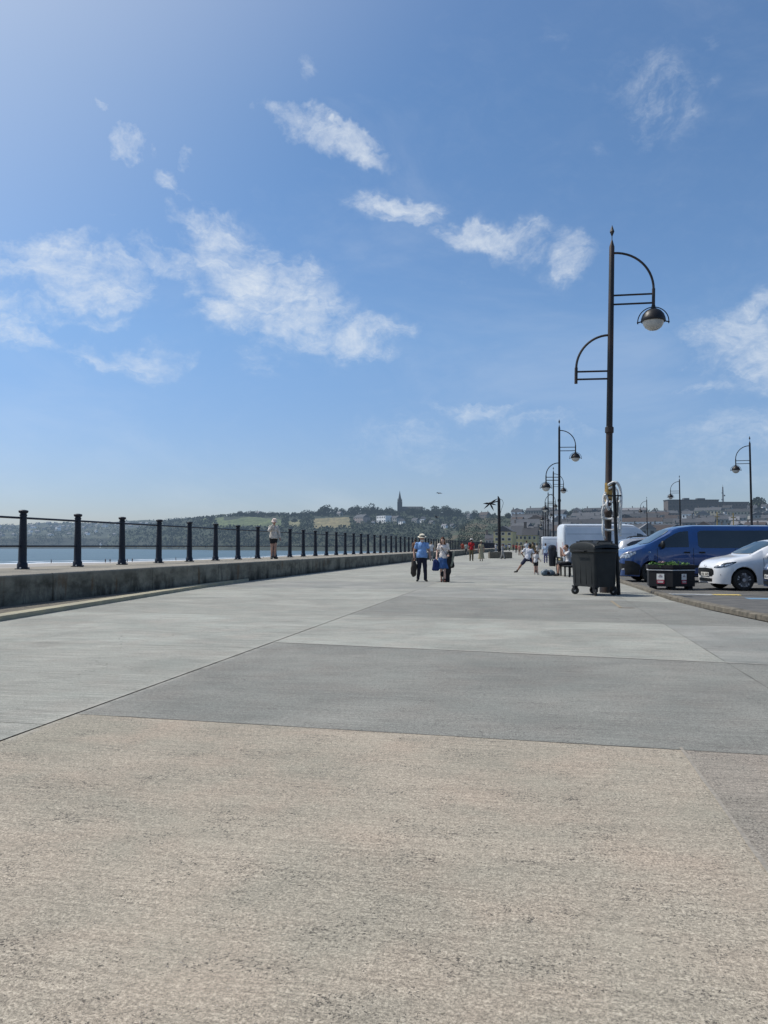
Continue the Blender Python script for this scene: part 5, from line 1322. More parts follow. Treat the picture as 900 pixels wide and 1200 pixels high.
STRIDE = dict(knL=(-.09, .12, .50), anL=(-.09, .20, .09), toL=(-.10, .37, .05), knR=(.09, -.02, .49), anR=(.09, -.22, .12), toR=(.10, -.07, .03), elL=(-.23, -.10, 1.13), wrL=(-.24, -.10, .88), elR=(.23, .02, 1.12), wrR=(.22, .14, .90))
def person(label, loc, face, H=1.72, pose=None, top=None, topc=(0.5, 0.5, 0.5), sleeve='short', bottom='trousers', botc=(0.02, 0.02, 0.03), shoe=(0.02, 0.02, 0.02), hair=(0.06, 0.035, 0.02), hairtype='short',
           hat=None, hatc=(0.6, 0.57, 0.5), skin='skin', belly=0.0, fem=False, detail=1, group=None, hem=.42, hood=None, beard=None):
    """face: direction (radians about z) the figure looks along; 0 is +Y"""
    S = H / 1.74; J = dict(BASE)
    if pose: J.update(pose)
    J = {k: Vector(v) for k, v in J.items()}
    if fem:
        for k, f_ in (('shL', .88), ('shR', .88)): J[k].x *= f_
    o = empty('person', loc, face); o.scale = (S, S, S); tag(o, label, 'person', group)
    vox = .013 if detail >= 1 else .02
    P, N_, Hd = J['pelvis'], J['neck'], J['head']; sp = (N_ - P); rot = align(sp)
    chest = P + sp * .66; waist = P + sp * .32
    cr = (.155 if fem else .175, .11, .19)
    def torso(mb, g):
        mb.ell(P + sp * .02, (.16 + g, .115 + g, .12 + g), rot); mb.ell(waist, (.13 + g + belly * .5, .10 + g + belly, .16 + g), rot); mb.ell(chest, (cr[0] * .9 + g, cr[1] + g + belly * .4, cr[2] + g), rot)
        for s_ in 'LR': mb.cap(chest + (J['sh' + s_] - chest) * .55, J['sh' + s_], .07 + g, .058 + g)
        if fem: mb.ell(chest + rot @ Vector((0, .075, .02)) * 1, (.12 + g, .06 + g, .06 + g), rot)
    b = MB(); torso(b, 0); b.cap(N_ - sp.normalized() * .06, Hd - Vector((0, 0, .05)), .055, .05)
    hr = align(Hd - N_ + Vector((0, 0, .12)))
    b.ell(Hd, (.074, .092, .112), hr); b.ell(Hd + hr @ Vector((0, .035, -.07)), (.052, .05, .045), hr)
    b.cap(Hd + hr @ Vector((0, .085, .015)), Hd + hr @ Vector((0, .108, -.022)), .010, .015)      # nose
    b.cap(Hd + hr @ Vector((-.028, .082, -.058)), Hd + hr @ Vector((.028, .082, -.058)), .010, .010)   # lips
    b.cap(Hd + hr @ Vector((-.04, .078, .028)), Hd + hr @ Vector((.04, .078, .028)), .011, .011)       # brow
    for sg in (-1, 1): b.ell(Hd + hr @ Vector((sg * .076, 0, -.01)), (.014, .024, .032), hr)
    for s_, sg in (('L', -1), ('R', 1)):
        k_ = .92 if fem else 1
        b.cap(J['sh' + s_], J['el' + s_], .050 * k_, .040 * k_); b.cap(J['el' + s_], J['wr' + s_], .040 * k_, .027 * k_)
        fd = (J['wr' + s_] - J['el' + s_]).normalized(); side = fd.cross(Vector((0, 1, .2))).normalized(); nrm = side.cross(fd).normalized()
        pm = J['wr' + s_] + fd * .055; b.ell(pm, (.020, .038, .052), Matrix((nrm, side, fd)).transposed())
        for q_, ln in zip((-1.5, -.5, .5, 1.5), (.060, .072, .068, .052)):
            a0 = pm + side * q_ * .019 + fd * .035; a1 = a0 + fd * ln * .55 + nrm * .008; b.cap(a0, a1, .0095, .009, 8); b.cap(a1, a1 + fd * ln * .35 + nrm * ln * .4, .009, .008, 8)
        tb_ = pm - side * .03 - fd * .02; b.cap(tb_, tb_ - side * .028 + fd * .035 + nrm * .015, .012, .010, 8)
        b.cap(J['hip' + s_], J['kn' + s_], .085, .056); b.cap(J['kn' + s_], J['kn' + s_].lerp(J['an' + s_], .35), .056, .058); b.cap(J['kn' + s_].lerp(J['an' + s_], .35), J['an' + s_], .058, .036)
        b.cap(J['an' + s_] - Vector((0, 0, .03)), J['to' + s_], .036, .028)
    body = fuse(b, 'body', M[skin], o, vox)
    eyes = MB()
    for sg in (-1, 1): eyes.ell(Hd + hr @ Vector((sg * .030, .080, .008)), (.011, .008, .009), hr)
    if detail >= 1: eyes.build('eyes', M['glyph'], o)
    # top
    if bottom == 'dress' or top is None or True:
        t = MB(); torso(t, .014)
        for s_ in 'LR':
            k_ = {'short': .55, 'long': 1.0, 'none': .12}[sleeve]; e_ = J['sh' + s_].lerp(J['el' + s_], min(k_, 1)); 
            t.cap(J['sh' + s_], e_, .058, .058); t.cap(N_ - Vector((0, 0, .05)), J['sh' + s_] + Vector((0, 0, .01)), .055, .05)
            if sleeve == 'long': t.cap(J['el' + s_], J['el' + s_].lerp(J['wr' + s_], .92), .056, .042)
        t.tube([P - sp.normalized() * .05, P + sp.normalized() * .12], [.168 + belly * .6, .160 + belly * .7], 16, flat=.80)
        if hood: t.ell(N_ + Vector((0, -.05, 0)), (.10, .09, .07)); t.ell(Hd + hr @ Vector((0, -.02, .0)), (.095, .10, .125), hr)
        fuse(t, 'shirt' if bottom != 'dress' else 'dress_top', cloth(topc), o, vox, 3, rough=.012, seed=H * 7)
    # bottom
    t = MB()
    if bottom in ('trousers', 'shorts'):
        t.ell(P - sp.normalized() * .02, (.168 + belly * .3, .125 + belly * .4, .13), rot)
        for s_ in 'LR':
            if bottom == 'trousers': t.cap(J['hip' + s_], J['kn' + s_], .100, .072); t.cap(J['kn' + s_], J['an' + s_] + Vector((0, 0, .0)), .072, .060)
            else: t.cap(J['hip' + s_], J['hip' + s_].lerp(J['kn' + s_], hem / .5), .105, .088)
        fuse(t, bottom, cloth(botc), o, vox, 3, rough=.012)
    else:
        km = (J['knL'] + J['knR']) / 2; en = P.lerp(km, 1.0) if hem > .3 else P.lerp((J['anL'] + J['anR']) / 2, .85)
        d_ = en - P; t.tube([P + sp.normalized() * .14, P, P + d_ * .3, P + d_ * .7, P + d_ * 1.02], [.135, .165, .20, .235, .26 if hem > .3 else .29], 20, flat=.72)
        fuse(t, 'skirt', cloth(botc), o, vox, 3, rough=.016)
    t = MB()
    for s_ in 'LR': t.cap(J['an' + s_] - Vector((0, .02, .035)), J['to' + s_] + Vector((0, .01, 0)), .043, .036); t.cap(J['an' + s_] - Vector((0, 0, .02)), J['an' + s_] + Vector((0, 0, .02)), .046, .044)
    fuse(t, 'shoes', cloth(shoe), o, vox, 2)
    if not hood or True:
        t = MB(); t.ell(Hd + hr @ Vector((0, -.022, .025)), (.083, .092, .108), hr)
        if hairtype == 'long': t.cap(Hd + hr @ Vector((0, -.05, 0)), Hd + hr @ Vector((0, -.075, -.20)), .085, .065); [t.cap(Hd + hr @ Vector((sg * .06, 0, .02)), Hd + hr @ Vector((sg * .075, .01, -.17)), .035, .03) for sg in (-1, 1)]
        if hairtype == 'bun': t.ell(Hd + hr @ Vector((0, -.10, .06)), (.045, .045, .045))
        if not hood: fuse(t, 'hair', cloth(hair), o, vox, 2, rough=.008)
    if beard:
        t = MB(); t.ell(Hd + hr @ Vector((0, .05, -.075)), (.058, .05, .05), hr); fuse(t, 'beard', cloth(beard), o, vox, 2)
    if hat:
        t = MB(); c_ = Hd + hr @ Vector((0, -.004, .055)); br = {'brim': .155, 'wide': .19, 'bucket': .13}[hat]
        t.lathe([(br, -.012 if hat != 'bucket' else -.04), (br, -.004 if hat != 'bucket' else -.03), (.098, .006), (.094, .03), (.088, .085), (.06, .10), (.01, .092)], c=c_, n=24, rot=hr)
        ho = t.build('hat', cloth(hatc), o, smooth=40)
        if hat == 'brim':
            t = MB(); t.lathe([(.099, .004), (.098, .032)], c=c_, n=24, rot=hr); t.build('hat_band', cloth((.02, .02, .025)), ho, smooth=40)
    return o
def onpx(px, py): q = G(px, py, 0); return q
def facecam(p): return math.atan2(-(-p.x), -p.y) if False else math.atan2(p.x, -p.y) * 1.0 + 0.0
def to_cam(p):   # yaw so that local +Y looks at the viewpoint side
    return math.atan2(p.x, -p.y)
def Hpx(px, yf, yh, base=0.0):
    q = G(px, yf, base); zc = (q.x * fx + q.y * fy); return HY(yh, zc) - base
def drape(name, pts, material, label, cat, vox=.016, rough=.02, loc=(0, 0, 0), seed=1):
    mb = MB()
    for a, b, ra, rb in pts: mb.cap(a, b, ra, rb)
    o = fuse(mb, name, material, None, vox, 3, rough=rough, seed=seed); o.location = loc; tag(o, label, cat); return o

# the couple walking towards the camera
pm = G(494.5, 681.3); a = to_cam(pm) + R(4)
STR2 = dict(knL=(-.10, .10, .50), anL=(-.12, .10, .09), toL=(-.15, .27, .04), knR=(.10, .03, .50), anR=(.13, -.14, .10), toR=(.17, .02, .03))
mH = Hpx(494.5, 681.3, 626.5)
pose = dict(STR2); pose.update(elR=(.27, -.05, 1.13), wrR=(.27, .05, .90), elL=(-.26, -.03, 1.13), wrL=(-.27, .12, .95), head=(0, .07, 1.61))
man = person('man in light blue polo shirt, straw hat and dark trousers holding a dark jacket', pm, a, mH, pose, topc=(0.20, 0.36, 0.66), botc=(0.012, 0.014, 0.03), hat='brim', hatc=(0.68, 0.63, 0.50), belly=.05, hair=(.5, .5, .48), beard=(.55, .54, .52), skin='skin')
man.scale.x *= 1.07; man.scale.y *= 1.08
def loc2w(obj, v): return Matrix.Translation(obj.location) @ Matrix.Rotation(obj.rotation_euler.z, 4, 'Z') @ Matrix.Diagonal((*obj.scale, 1)) @ Vector(v)
w_ = loc2w(man, (.29, .06, .84))
jk = drape('jacket', [((0, 0, 0), (.02, 0, -.25), .05, .10), ((.02, 0, -.25), (.0, .02, -.55), .11, .085), ((-.03, 0, -.1), (-.05, 0, -.5), .05, .07)], cloth((0.045, 0.035, 0.03)), 'dark brown jacket hanging from the hand of the man in blue', 'jacket', loc=w_)
pw = G(519.5, 682.0); a = to_cam(pw) - R(2); wH = Hpx(519.5, 682, 628.0)
pose = dict(knL=(-.07, .10, .50), anL=(-.06, .14, .09), toL=(-.07, .30, .04), knR=(.07, .02, .50), anR=(.07, -.10, .09), toR=(.07, .06, .03),
            head=(.01, .13, 1.565), elR=(.23, -.02, 1.14), wrR=(.24, .14, .96), elL=(-.23, -.02, 1.13), wrL=(-.20, .16, 1.02))
wom = person('woman in cream blouse and blue skirt looking down, walking beside the hatted man', pw, a, wH, pose, topc=(0.80, 0.73, 0.68), bottom='skirt', botc=(0.035, 0.10, 0.26), hair=(0.10, 0.035, 0.015), hairtype='long', skin='skin2', fem=True, shoe=(.10, .03, .02))
st = MB(); st.tube([(.14, -.05, 1.47), (.08, .135, 1.33), (-.06, .165, 1.12), (-.17, .10, .98)], .014, 6, flat=.4); st.build('bag_strap', cloth((.10, .02, .03)), wom)
w_ = loc2w(wom, (.27, .13, .90))
drape('shopping_bag', [((0, 0, 0), (0, 0, -.06), .02, .03), ((-.05, 0, -.10), (-.07, 0, -.38), .05, .07), ((.04, 0, -.10), (.05, 0, -.38), .05, .07), ((-.07, 0, -.38), (.05, 0, -.38), .07, .07)], cloth((0.008, 0.025, 0.12)), 'royal blue bag carried at the side of the woman in the blue skirt', 'bag', loc=w_, seed=4)
w_ = loc2w(wom, (-.26, .06, 1.16))
drape('coat', [((.03, 0, -.12), (0, 0, -.3), .06, .10), ((0, 0, -.3), (-.10, 0, -.75), .10, .12), ((-.10, 0, -.75), (-.14, .02, -1.02), .10, .12), ((-.12, 0, -.7), (-.27, 0, -.80), .07, .08), ((0, 0, -.05), (.06, .05, -.5), .06, .08)], cloth((0.012, 0.012, 0.014)), 'long black coat draped over the arm of the woman in the blue skirt', 'coat', loc=w_, seed=9)
w_ = loc2w(wom, (-.36, .10, .95))
drape('scarf', [((.06, 0, .18), (.0, 0, -.02), .03, .05), ((.0, 0, -.02), (-.06, 0, -.30), .05, .05)], cloth((0.24, 0.25, 0.20)), 'grey green scarf over the black coat beside the woman', 'scarf', loc=w_, seed=2)

# figure on the sea wall
zc = 34.2; pwl = D(320.5, zc, HW + .005); wHt = 1.72
pose = dict(head=(0, .06, 1.60), elR=(.25, .10, 1.22), wrR=(.10, .22, 1.50), elL=(-.25, 0, 1.15), wrL=(-.26, .08, .92), knL=(-.06, .05, .5), knR=(.07, 0, .5), anL=(-.05, 0, .085), anR=(.08, -.03, .085), toL=(-.12, .13, .03), toR=(.12, .12, .03))
person('person standing on the sea wall in beige jacket, black shorts and pale sun hat', pwl, to_cam(pwl) + R(20), 1.76, pose, topc=(0.58, 0.53, 0.47), sleeve='long', bottom='shorts', botc=(.015, .015, .018), hem=.22, hat='bucket', hatc=(.80, .66, .58), skin='skin', hair=(.2, .12, .06), belly=.03)
# red shirt and beige dress, walking away
def walker(px, yf, yh, label, away=True, jitter=0, **k):
    q = G(px, yf, 0); return person(label, q, to_cam(q) + (math.pi if away else 0) + jitter, Hpx(px, yf, yh), k.pop('pose', STRIDE), detail=k.pop('detail', 0), **k)
walker(552.5, 657.5, 631.5, 'person in red shirt, khaki trousers and white hat walking away', hat='wide', hatc=(.7, .68, .64), topc=(.42, .015, .02), botc=(.14, .11, .06), pose=BASE)
walker(564, 657.8, 633.5, 'person in long beige dress and pale hat walking beside the red shirt', hat='wide', hatc=(.6, .55, .46), topc=(.34, .29, .20), bottom='skirt', botc=(.34, .30, .20), hem=.1, fem=True, sleeve='short')
walker(505.5, 657.5, 634.5, 'person in white shirt half hidden between the man and the woman', topc=(.6, .6, .6), botc=(.2, .2, .2))
walker(486.5, 655.5, 632, 'person mostly hidden behind the left arm of the man in blue', topc=(.3, .16, .1), botc=(.03, .03, .05), pose=BASE)
walker(542.2, 649.5, 635, 'small far person in orange red top by the railing', topc=(.45, .09, .05), botc=(.2, .1, .08))
walker(546.3, 650.5, 636, 'small far person in pale green top left of the red shirt', topc=(.4, .45, .4), botc=(.1, .1, .1))
walker(581, 647, 637, 'small far person in white behind the concrete block, left of the sculpture post', topc=(.6, .6, .62), botc=(.4, .4, .42), pose=BASE)
walker(588.8, 655, 637.5, 'person in grey top walking past the concrete block', away=False, topc=(.34, .34, .35), botc=(.36, .35, .33), jitter=1.2, sleeve='long')
walker(597, 646, 637.5, 'small far person in white right of the concrete block', topc=(.6, .6, .6), botc=(.05, .05, .07), pose=BASE)
walker(601.5, 645.5, 637.3, 'tiny far person in dark red top', topc=(.25, .05, .05), botc=(.04, .04, .05), pose=BASE)
walker(608.8, 651, 637.5, 'far person in pinkish top and tan trousers', topc=(.5, .2, .17), botc=(.3, .2, .14))
walker(605, 648, 637.3, 'tiny far person in red beside the pinkish top', topc=(.4, .05, .04), botc=(.08, .06, .06))
walker(617.2, 655.5, 633.5, 'person in white shirt standing behind the lunging youth', topc=(.62, .62, .64), botc=(.04, .04, .05), pose=BASE)
walker(624.5, 657, 635.2, 'person in khaki brown top left of the small white van', topc=(.16, .12, .06), botc=(.1, .08, .06), pose=BASE, sleeve='long')
walker(629.5, 656, 636.5, 'person in pale top standing before the small white van', topc=(.5, .45, .4), botc=(.12, .08, .07), pose=BASE)
walker(639.5, 660, 636.5, 'person in light blue shirt standing at the back of the small white van', topc=(.45, .55, .68), botc=(.1, .1, .2), pose=BASE)
walker(645, 657.5, 639, 'tiny person in dark clothes by the small white van', topc=(.03, .03, .05), botc=(.02, .02, .02), pose=BASE)
walker(612.8, 648.5, 638, 'tiny far person in black top', topc=(.03, .03, .03), botc=(.03, .03, .03), pose=BASE)
walker(593, 645.2, 637.5, 'tiny far person in blue top near the concrete block', topc=(.08, .14, .3), botc=(.1, .1, .1), pose=BASE)
# lunging youth, seen from behind, one leg stretched to the left
q = G(616.5, 671.2); a = to_cam(q) + math.pi
pose = dict(pelvis=(.08, 0, .72), neck=(.13, .08, 1.20), head=(.20, .12, 1.34), shL=(-.06, .06, 1.17), shR=(.30, .06, 1.14), elL=(-.22, .0, .98), wrL=(-.12, .16, .84), elR=(.44, .08, .92), wrR=(.50, .12, .70),
            hipL=(.0, 0, .70), hipR=(.16, 0, .70), knL=(-.22, .02, .42), anL=(-.44, .0, .10), toL=(-.58, .03, .04), knR=(.48, .08, .50), anR=(.50, 0, .09), toR=(.58, .12, .03))
person('youth in white shirt and navy shorts lunging with one leg stretched out', q, a, 1.62, pose, topc=(.66, .66, .70), botc=(.02, .025, .06), bottom='shorts', hem=.42, hair=(.02, .015, .01), skin='skin3', shoe=(.015, .015, .015))
q = G(628, 673.2)
pose = dict(knL=(-.08, 0, .5), anL=(-.09, 0, .085), toL=(-.14, .12, .03), knR=(.10, .02, .5), anR=(.11, .03, .085), toR=(.15, .16, .03), elR=(.25, .05, 1.12), wrR=(.28, .20, 1.0))
person('child in white shirt and black shorts standing beside the lunging youth', q, to_cam(q) + math.pi - .3, Hpx(628, 673.2, 645), pose, topc=(.64, .62, .62), botc=(.012, .012, .014), bottom='shorts', hem=.28, hair=(.16, .09, .04), skin='skin2', hairtype='bun', shoe=(.45, .4, .38), fem=True)
# bench with two seated people
q = G(667, 675.5); bnch = empty('bench', q, TH + R(90)); tag(bnch, 'black slatted bench beside the wheeled bin', 'bench')
b_ = MB()
for k in range(5): b_.box((0, -.20 + k * .1, .44), (1.8, .08, .035))
b_.build('seat', M['black'], bnch)
b_ = MB()
for k in range(4): b_.box((0, -.27 - k * .02, .55 + k * .10), (1.8, .03, .08))
b_.build('backrest', M['black'], bnch)
for x_ in (-.75, 0, .75):
    b_ = MB(); b_.box((x_, .17, .21), (.05, .06, .42)); b_.box((x_, -.22, .21), (.05, .06, .42)); b_.box((x_, -.02, .40), (.05, .46, .04)); b_.tube([(x_, -.24, .4), (x_, -.34, .90)], .022, 6); b_.build('leg', M['black'], bnch)
def seated(label, loc, rz, **k):
    pose = dict(pelvis=(0, 0, .55), neck=(0, .05, 1.06), head=(0, .10, 1.22), shL=(-.17, .03, 1.01), shR=(.17, .03, 1.01), elL=(-.20, .24, .86), wrL=(-.10, .30, 1.10), elR=(.20, .26, .84), wrR=(.10, .30, 1.08),
                hipL=(-.09, .02, .54), hipR=(.09, .02, .54), knL=(-.10, .44, .50), knR=(.10, .44, .50), anL=(-.11, .48, .085), anR=(.11, .42, .085), toL=(-.12, .63, .03), toR=(.12, .58, .03))
    return person(label, loc, rz, 1.70, pose, **k)
q2 = G(667.2, 675.0)
s1 = seated('seated person in white top and black trousers on the bench, hands raised to the face', (q2.x - .02, q2.y + .0, 0), TH + R(90), topc=(.64, .62, .62), botc=(.012, .012, .016), bottom='shorts', hem=.46, hair=(.06, .03, .015), skin='skin')
s2 = seated('second seated person in black on the bench, arm raised, behind the one in white', (q2.x - .02, q2.y + .72, 0), TH + R(92), topc=(.03, .03, .04), botc=(.012, .012, .016), hair=(.08, .04, .02), skin='skin', shoe=(.05, .03, .03))
ph = s1
q3 = G(643, 675.0)
rkb = empty('backpack', G(642.5, 674.8), TH); tag(rkb, 'blue grey rucksack lying on the ground in front of the bench', 'bag')
mb = MB(); mb.cap((-.18, 0, .12), (.14, 0, .12), .12, .13); mb.cap((.14, .02, .14), (.22, .02, .10), .12, .09); mb.ell((-.14, -.02, .19), (.12, .1, .09)); fuse(mb, 'bag_body', cloth((.10, .15, .19)), rkb, .016, 3, rough=.03)
mb = MB(); mb.tube([(-.22, -.10, .20), (-.12, -.16, .28), (.0, -.15, .22), (.08, -.16, .12)], .018, 6, flat=.5); mb.tube([(-.28, -.05, .06), (-.30, -.15, .16), (-.2, -.14, .25)], .016, 6, flat=.5); mb.build('strap', cloth((.4, .42, .44)), rkb, smooth=50)
mb = MB(); mb.ell((-.02, -.12, .12), (.07, .03, .06)); mb.build('pocket', cloth((.012, .012, .015)), rkb, smooth=60)
# litter bin behind the bench
q = G(647.3, 663.5); lb = empty('litter_bin', q, TH); tag(lb, 'dark navy round topped litter bin near the rear corner of the large white van', 'bin')
zc = q.x * fx + q.y * fy; hb = HY(638.5, zc); rb_ = 4.6 * zc / F
p_ = MB(); p_.lathe([(rb_ * .78, 0), (rb_ * .80, .06), (rb_ * .86, .10), (rb_ * 1.0, hb * .72), (rb_ * 1.02, hb * .74)], n=22); p_.build('tub', M['navy'], lb, smooth=35)
p_ = MB(); p_.lathe([(rb_ * 1.04, hb * .74), (rb_ * 1.06, hb * .80), (rb_ * 1.03, hb * .88), (rb_ * .85, hb * .96), (rb_ * .4, hb), (.01, hb)], n=22); ltop = p_.build('lid', M['navy'], lb, smooth=35)
p_ = MB(); p_.box((0, -rb_ * .98, hb * .82), (rb_ * .9, .06, .10)); p_.build('slot', M['seam'], ltop)
# bathers at the water's edge
bath = [(60, 658.3, 'leftmost tiny bather standing in the shallows, between the first two railing posts'), (123.5, 657.6, 'left bather of the close pair in the shallows by the second railing bay'), (129, 657.6, 'right bather of the close pair in the shallows by the second railing bay'),
        (149, 657.3, 'tiny bather just right of the third railing post'), (155, 656.8, 'tiny bather a little right of the third railing post, further out'), (206, 655, 'tiny bather in the fourth railing bay at the surf'),
        (294, 654.2, 'tiny beach walker left of the standing figure on the wall'), (299, 654.4, 'tiny beach walker in the middle of three left of the wall figure'), (308.5, 654.2, 'tiny beach walker nearest to the wall figure')]
bm1 = None
for px, py, lb_ in bath:
    q = seapt(px, py + 1.2, SEA + .3)
    if bm1 is None:
        bm1 = person(lb_, (q.x, q.y, SEA - .1), to_cam(q) + 1, 1.7, STRIDE, topc=(.05, .05, .06), botc=(.03, .03, .05), bottom='shorts', detail=0, group='bathers at the beach'); o = bm1
    else: o = copy_tree(bm1); o['label'] = lb_; o.location = (q.x, q.y, SEA - .1); o.rotation_euler.z = px
# gull and a dark bird
def bird(label, px, py, zc, span, material, rz, tilt, name):
    o = empty(name, D(px, zc, HY(py, zc)), rz); tag(o, label, 'bird'); o.rotation_euler = (0, tilt, rz)
    b = MB(); b.ell((0, 0, 0), (.07, .24, .07)); b.ell((0, .22, .03), (.045, .06, .045)); b.cap((0, .26, .03), (0, .33, .02), .015, .005, 6); b.tube([(0, -.15, 0), (0, -.38, 0)], [.05, .09], 8, flat=.2); b.build('body', material, o, smooth=60)
    for sg in (-1, 1):
        w = MB(); w.tube([(0, .03, .03), (sg * span * .22, .10, .12), (sg * span * .5, -.06, .04)], [.11, .09, .015], 8, flat=.18) ; w.build('wing', material, o, smooth=60)
    return o
bird('gull gliding in the sky right of the church spire', 514.5, 578.3, 150, 1.3, mat('gull_grey', (.16, .16, .17), rough=.8), TH + R(20), R(4), 'gull')
bird('dark bird flying low in front of the hillside cottages right of the church', 511.3, 605.8, 120, .7, mat('crow_black', (.012, .012, .014), rough=.7), TH + R(60), R(35), 'crow')

# ------------------------------------------------------------------ sky with clouds, sun
SUN_AZ = TH * -1 + R(-71); SUN_EL = R(55)       # azimuth from +Y, positive to +X
sd = Vector((math.sin(SUN_AZ) * math.cos(SUN_EL), math.cos(SUN_AZ) * math.cos(SUN_EL), math.sin(SUN_EL)))
sl = bpy.data.lights.new('sun', 'SUN'); sl.energy = 4.0; sl.angle = R(.55); sl.color = (1.0, .95, .88)
so_ = bpy.data.objects.new('sun', sl); COL.objects.link(so_); so_.rotation_euler = sd.to_track_quat('Z', 'Y').to_euler(); so_.location = (-30, 0, 60)
W = bpy.data.worlds.new('World'); scene.world = W; W.use_nodes = True; t = W.node_tree; N = t.nodes; L = t.links
bg = N['Background']; bg.inputs['Strength'].default_value = .134
sk = N.new('ShaderNodeTexSky'); sk.sky_type = 'NISHITA'; sk.sun_disc = False; sk.sun_elevation = SUN_EL; sk.sun_rotation = SUN_AZ
sk.altitude = 0; sk.air_density = 1.0; sk.dust_density = 0.6; sk.ozone_density = 2.0
tc = N.new('ShaderNodeTexCoord'); nm = N.new('ShaderNodeVectorMath'); nm.operation = 'NORMALIZE'; L.new(tc.outputs['Generated'], nm.inputs[0])
sx = N.new('ShaderNodeSeparateXYZ'); L.new(nm.outputs[0], sx.inputs[0])
def mth(op, a, b=None, c=None, clamp=False):
    n = N.new('ShaderNodeMath'); n.operation = op; n.use_clamp = clamp
    for i, s in enumerate((a, b, c)):
        if s is None: continue
        if isinstance(s, (int, float)): n.inputs[i].default_value = s
        else: L.new(s, n.inputs[i])
    return n.outputs[0]
az = mth('ARCTAN2', sx.outputs[0], sx.outputs[1]); el = mth('ARCSINE', sx.outputs[2])
def fbm(scale, det, rg_, st=(1, 1, 1), dist=0.0, vec=None):
    mp = N.new('ShaderNodeMapping'); mp.inputs['Scale'].default_value = st; L.new(vec or nm.outputs[0], mp.inputs[0])
    n = N.new('ShaderNodeTexNoise'); n.inputs['Scale'].default_value = scale; n.inputs['Detail'].default_value = det; n.inputs['Roughness'].default_value = rg_; n.inputs['Distortion'].default_value = dist
    L.new(mp.outputs[0], n.inputs['Vector']); return n
cw = N.new('ShaderNodeCombineXYZ'); L.new(az, cw.inputs[0]); L.new(el, cw.inputs[1])
wn = fbm(9, 5, .6); ws = N.new('ShaderNodeVectorMath'); ws.operation = 'SUBTRACT'; L.new(wn.outputs['Color'], ws.inputs[0]); ws.inputs[1].default_value = (.5, .5, .5)
wsc = N.new('ShaderNodeVectorMath'); wsc.operation = 'SCALE'; wsc.inputs['Scale'].default_value = .13; L.new(ws.outputs[0], wsc.inputs[0])
wa = N.new('ShaderNodeVectorMath'); wa.operation = 'ADD'; L.new(cw.outputs[0], wa.inputs[0]); L.new(wsc.outputs[0], wa.inputs[1])
fl_ = N.new('ShaderNodeVectorMath'); fl_.operation = 'MULTIPLY'; fl_.inputs[1].default_value = (1, 1, 0); L.new(wa.outputs[0], fl_.inputs[0])
def azel(px, py):
    u = (px - CX) / F; v = (CY - py) / F; fw = math.cos(PH) - v * math.sin(PH); up = math.sin(PH) + v * math.cos(PH)
    d = Vector((fw * fx + u * rx_, fw * fy + u * ry_, up)).normalized(); return Vector((math.atan2(d.x, d.y), math.asin(d.z), 0))
CL = [(392, 150, 62, 15, 20, 1.0), (350, 125, 38, 10, 12, .75), (430, 172, 32, 12, 22, .9), (352, 72, 22, 30, 0, .42), (110, 126, 21, 15, 0, .58), (143, 181, 34, 15, 5, .62), (200, 213, 26, 16, 30, .5), (228, 188, 10, 13, 60, .4), (168, 138, 14, 18, 0, .35),
      (468, 237, 56, 17, 4, .95), (575, 279, 62, 17, 6, .85), (668, 303, 30, 22, 10, .65), (622, 300, 26, 12, 0, .45),
      (250, 268, 54, 34, 15, .85), (292, 312, 76, 36, 22, .95), (190, 312, 48, 17, 18, .8), (345, 368, 62, 34, 10, .95), (255, 364, 42, 22, 20, .8), (410, 393, 68, 22, 8, .9), (345, 318, 30, 28, 0, .7), (310, 425, 26, 20, 0, .5), (150, 348, 30, 10, 10, .4),
      (40, 305, 62, 26, 5, .9), (112, 326, 60, 26, 14, .9), (18, 382, 44, 22, 0, .85), (140, 416, 62, 14, 3, .7), (70, 358, 60, 16, 8, .55), (125, 372, 30, 8, 0, .45), (225, 418, 60, 8, 0, .35), (10, 345, 40, 18, 0, .5), (60, 395, 60, 9, 0, .35),
      (762, 105, 66, 46, 10, .46), (805, 122, 20, 26, 0, .42), (738, 75, 16, 24, 20, .4), (735, 130, 26, 18, 0, .4), (648, 36, 22, 14, 0, .32), (843, 40, 10, 12, 0, .4), (845, 100, 14, 14, 0, .3), (690, 160, 14, 14, 0, .3),
      (862, 390, 76, 26, -12, .8), (905, 420, 60, 30, 0, .7), (895, 365, 40, 20, 0, .6), (820, 452, 60, 13, 0, .42), (575, 481, 64, 14, 3, .5), (500, 522, 110, 22, 0, .38), (640, 505, 110, 26, 0, .38), (880, 500, 130, 40, 0, .38), (700, 480, 60, 18, 0, .25), (830, 545, 160, 30, 0, .3),
      (110, 265, 40, 8, 0, .28), (515, 345, 30, 10, 0, .2), (-60, 350, 90, 30, 0, .7), (-90, 230, 60, 24, 0, .6), (1000, 380, 90, 34, 0, .8), (1050, 200, 80, 30, 0, .6), (-200, 420, 120, 26, 0, .7), (300, -120, 120, 40, 10, .6), (700, -180, 120, 40, 10, .6)]
acc = None
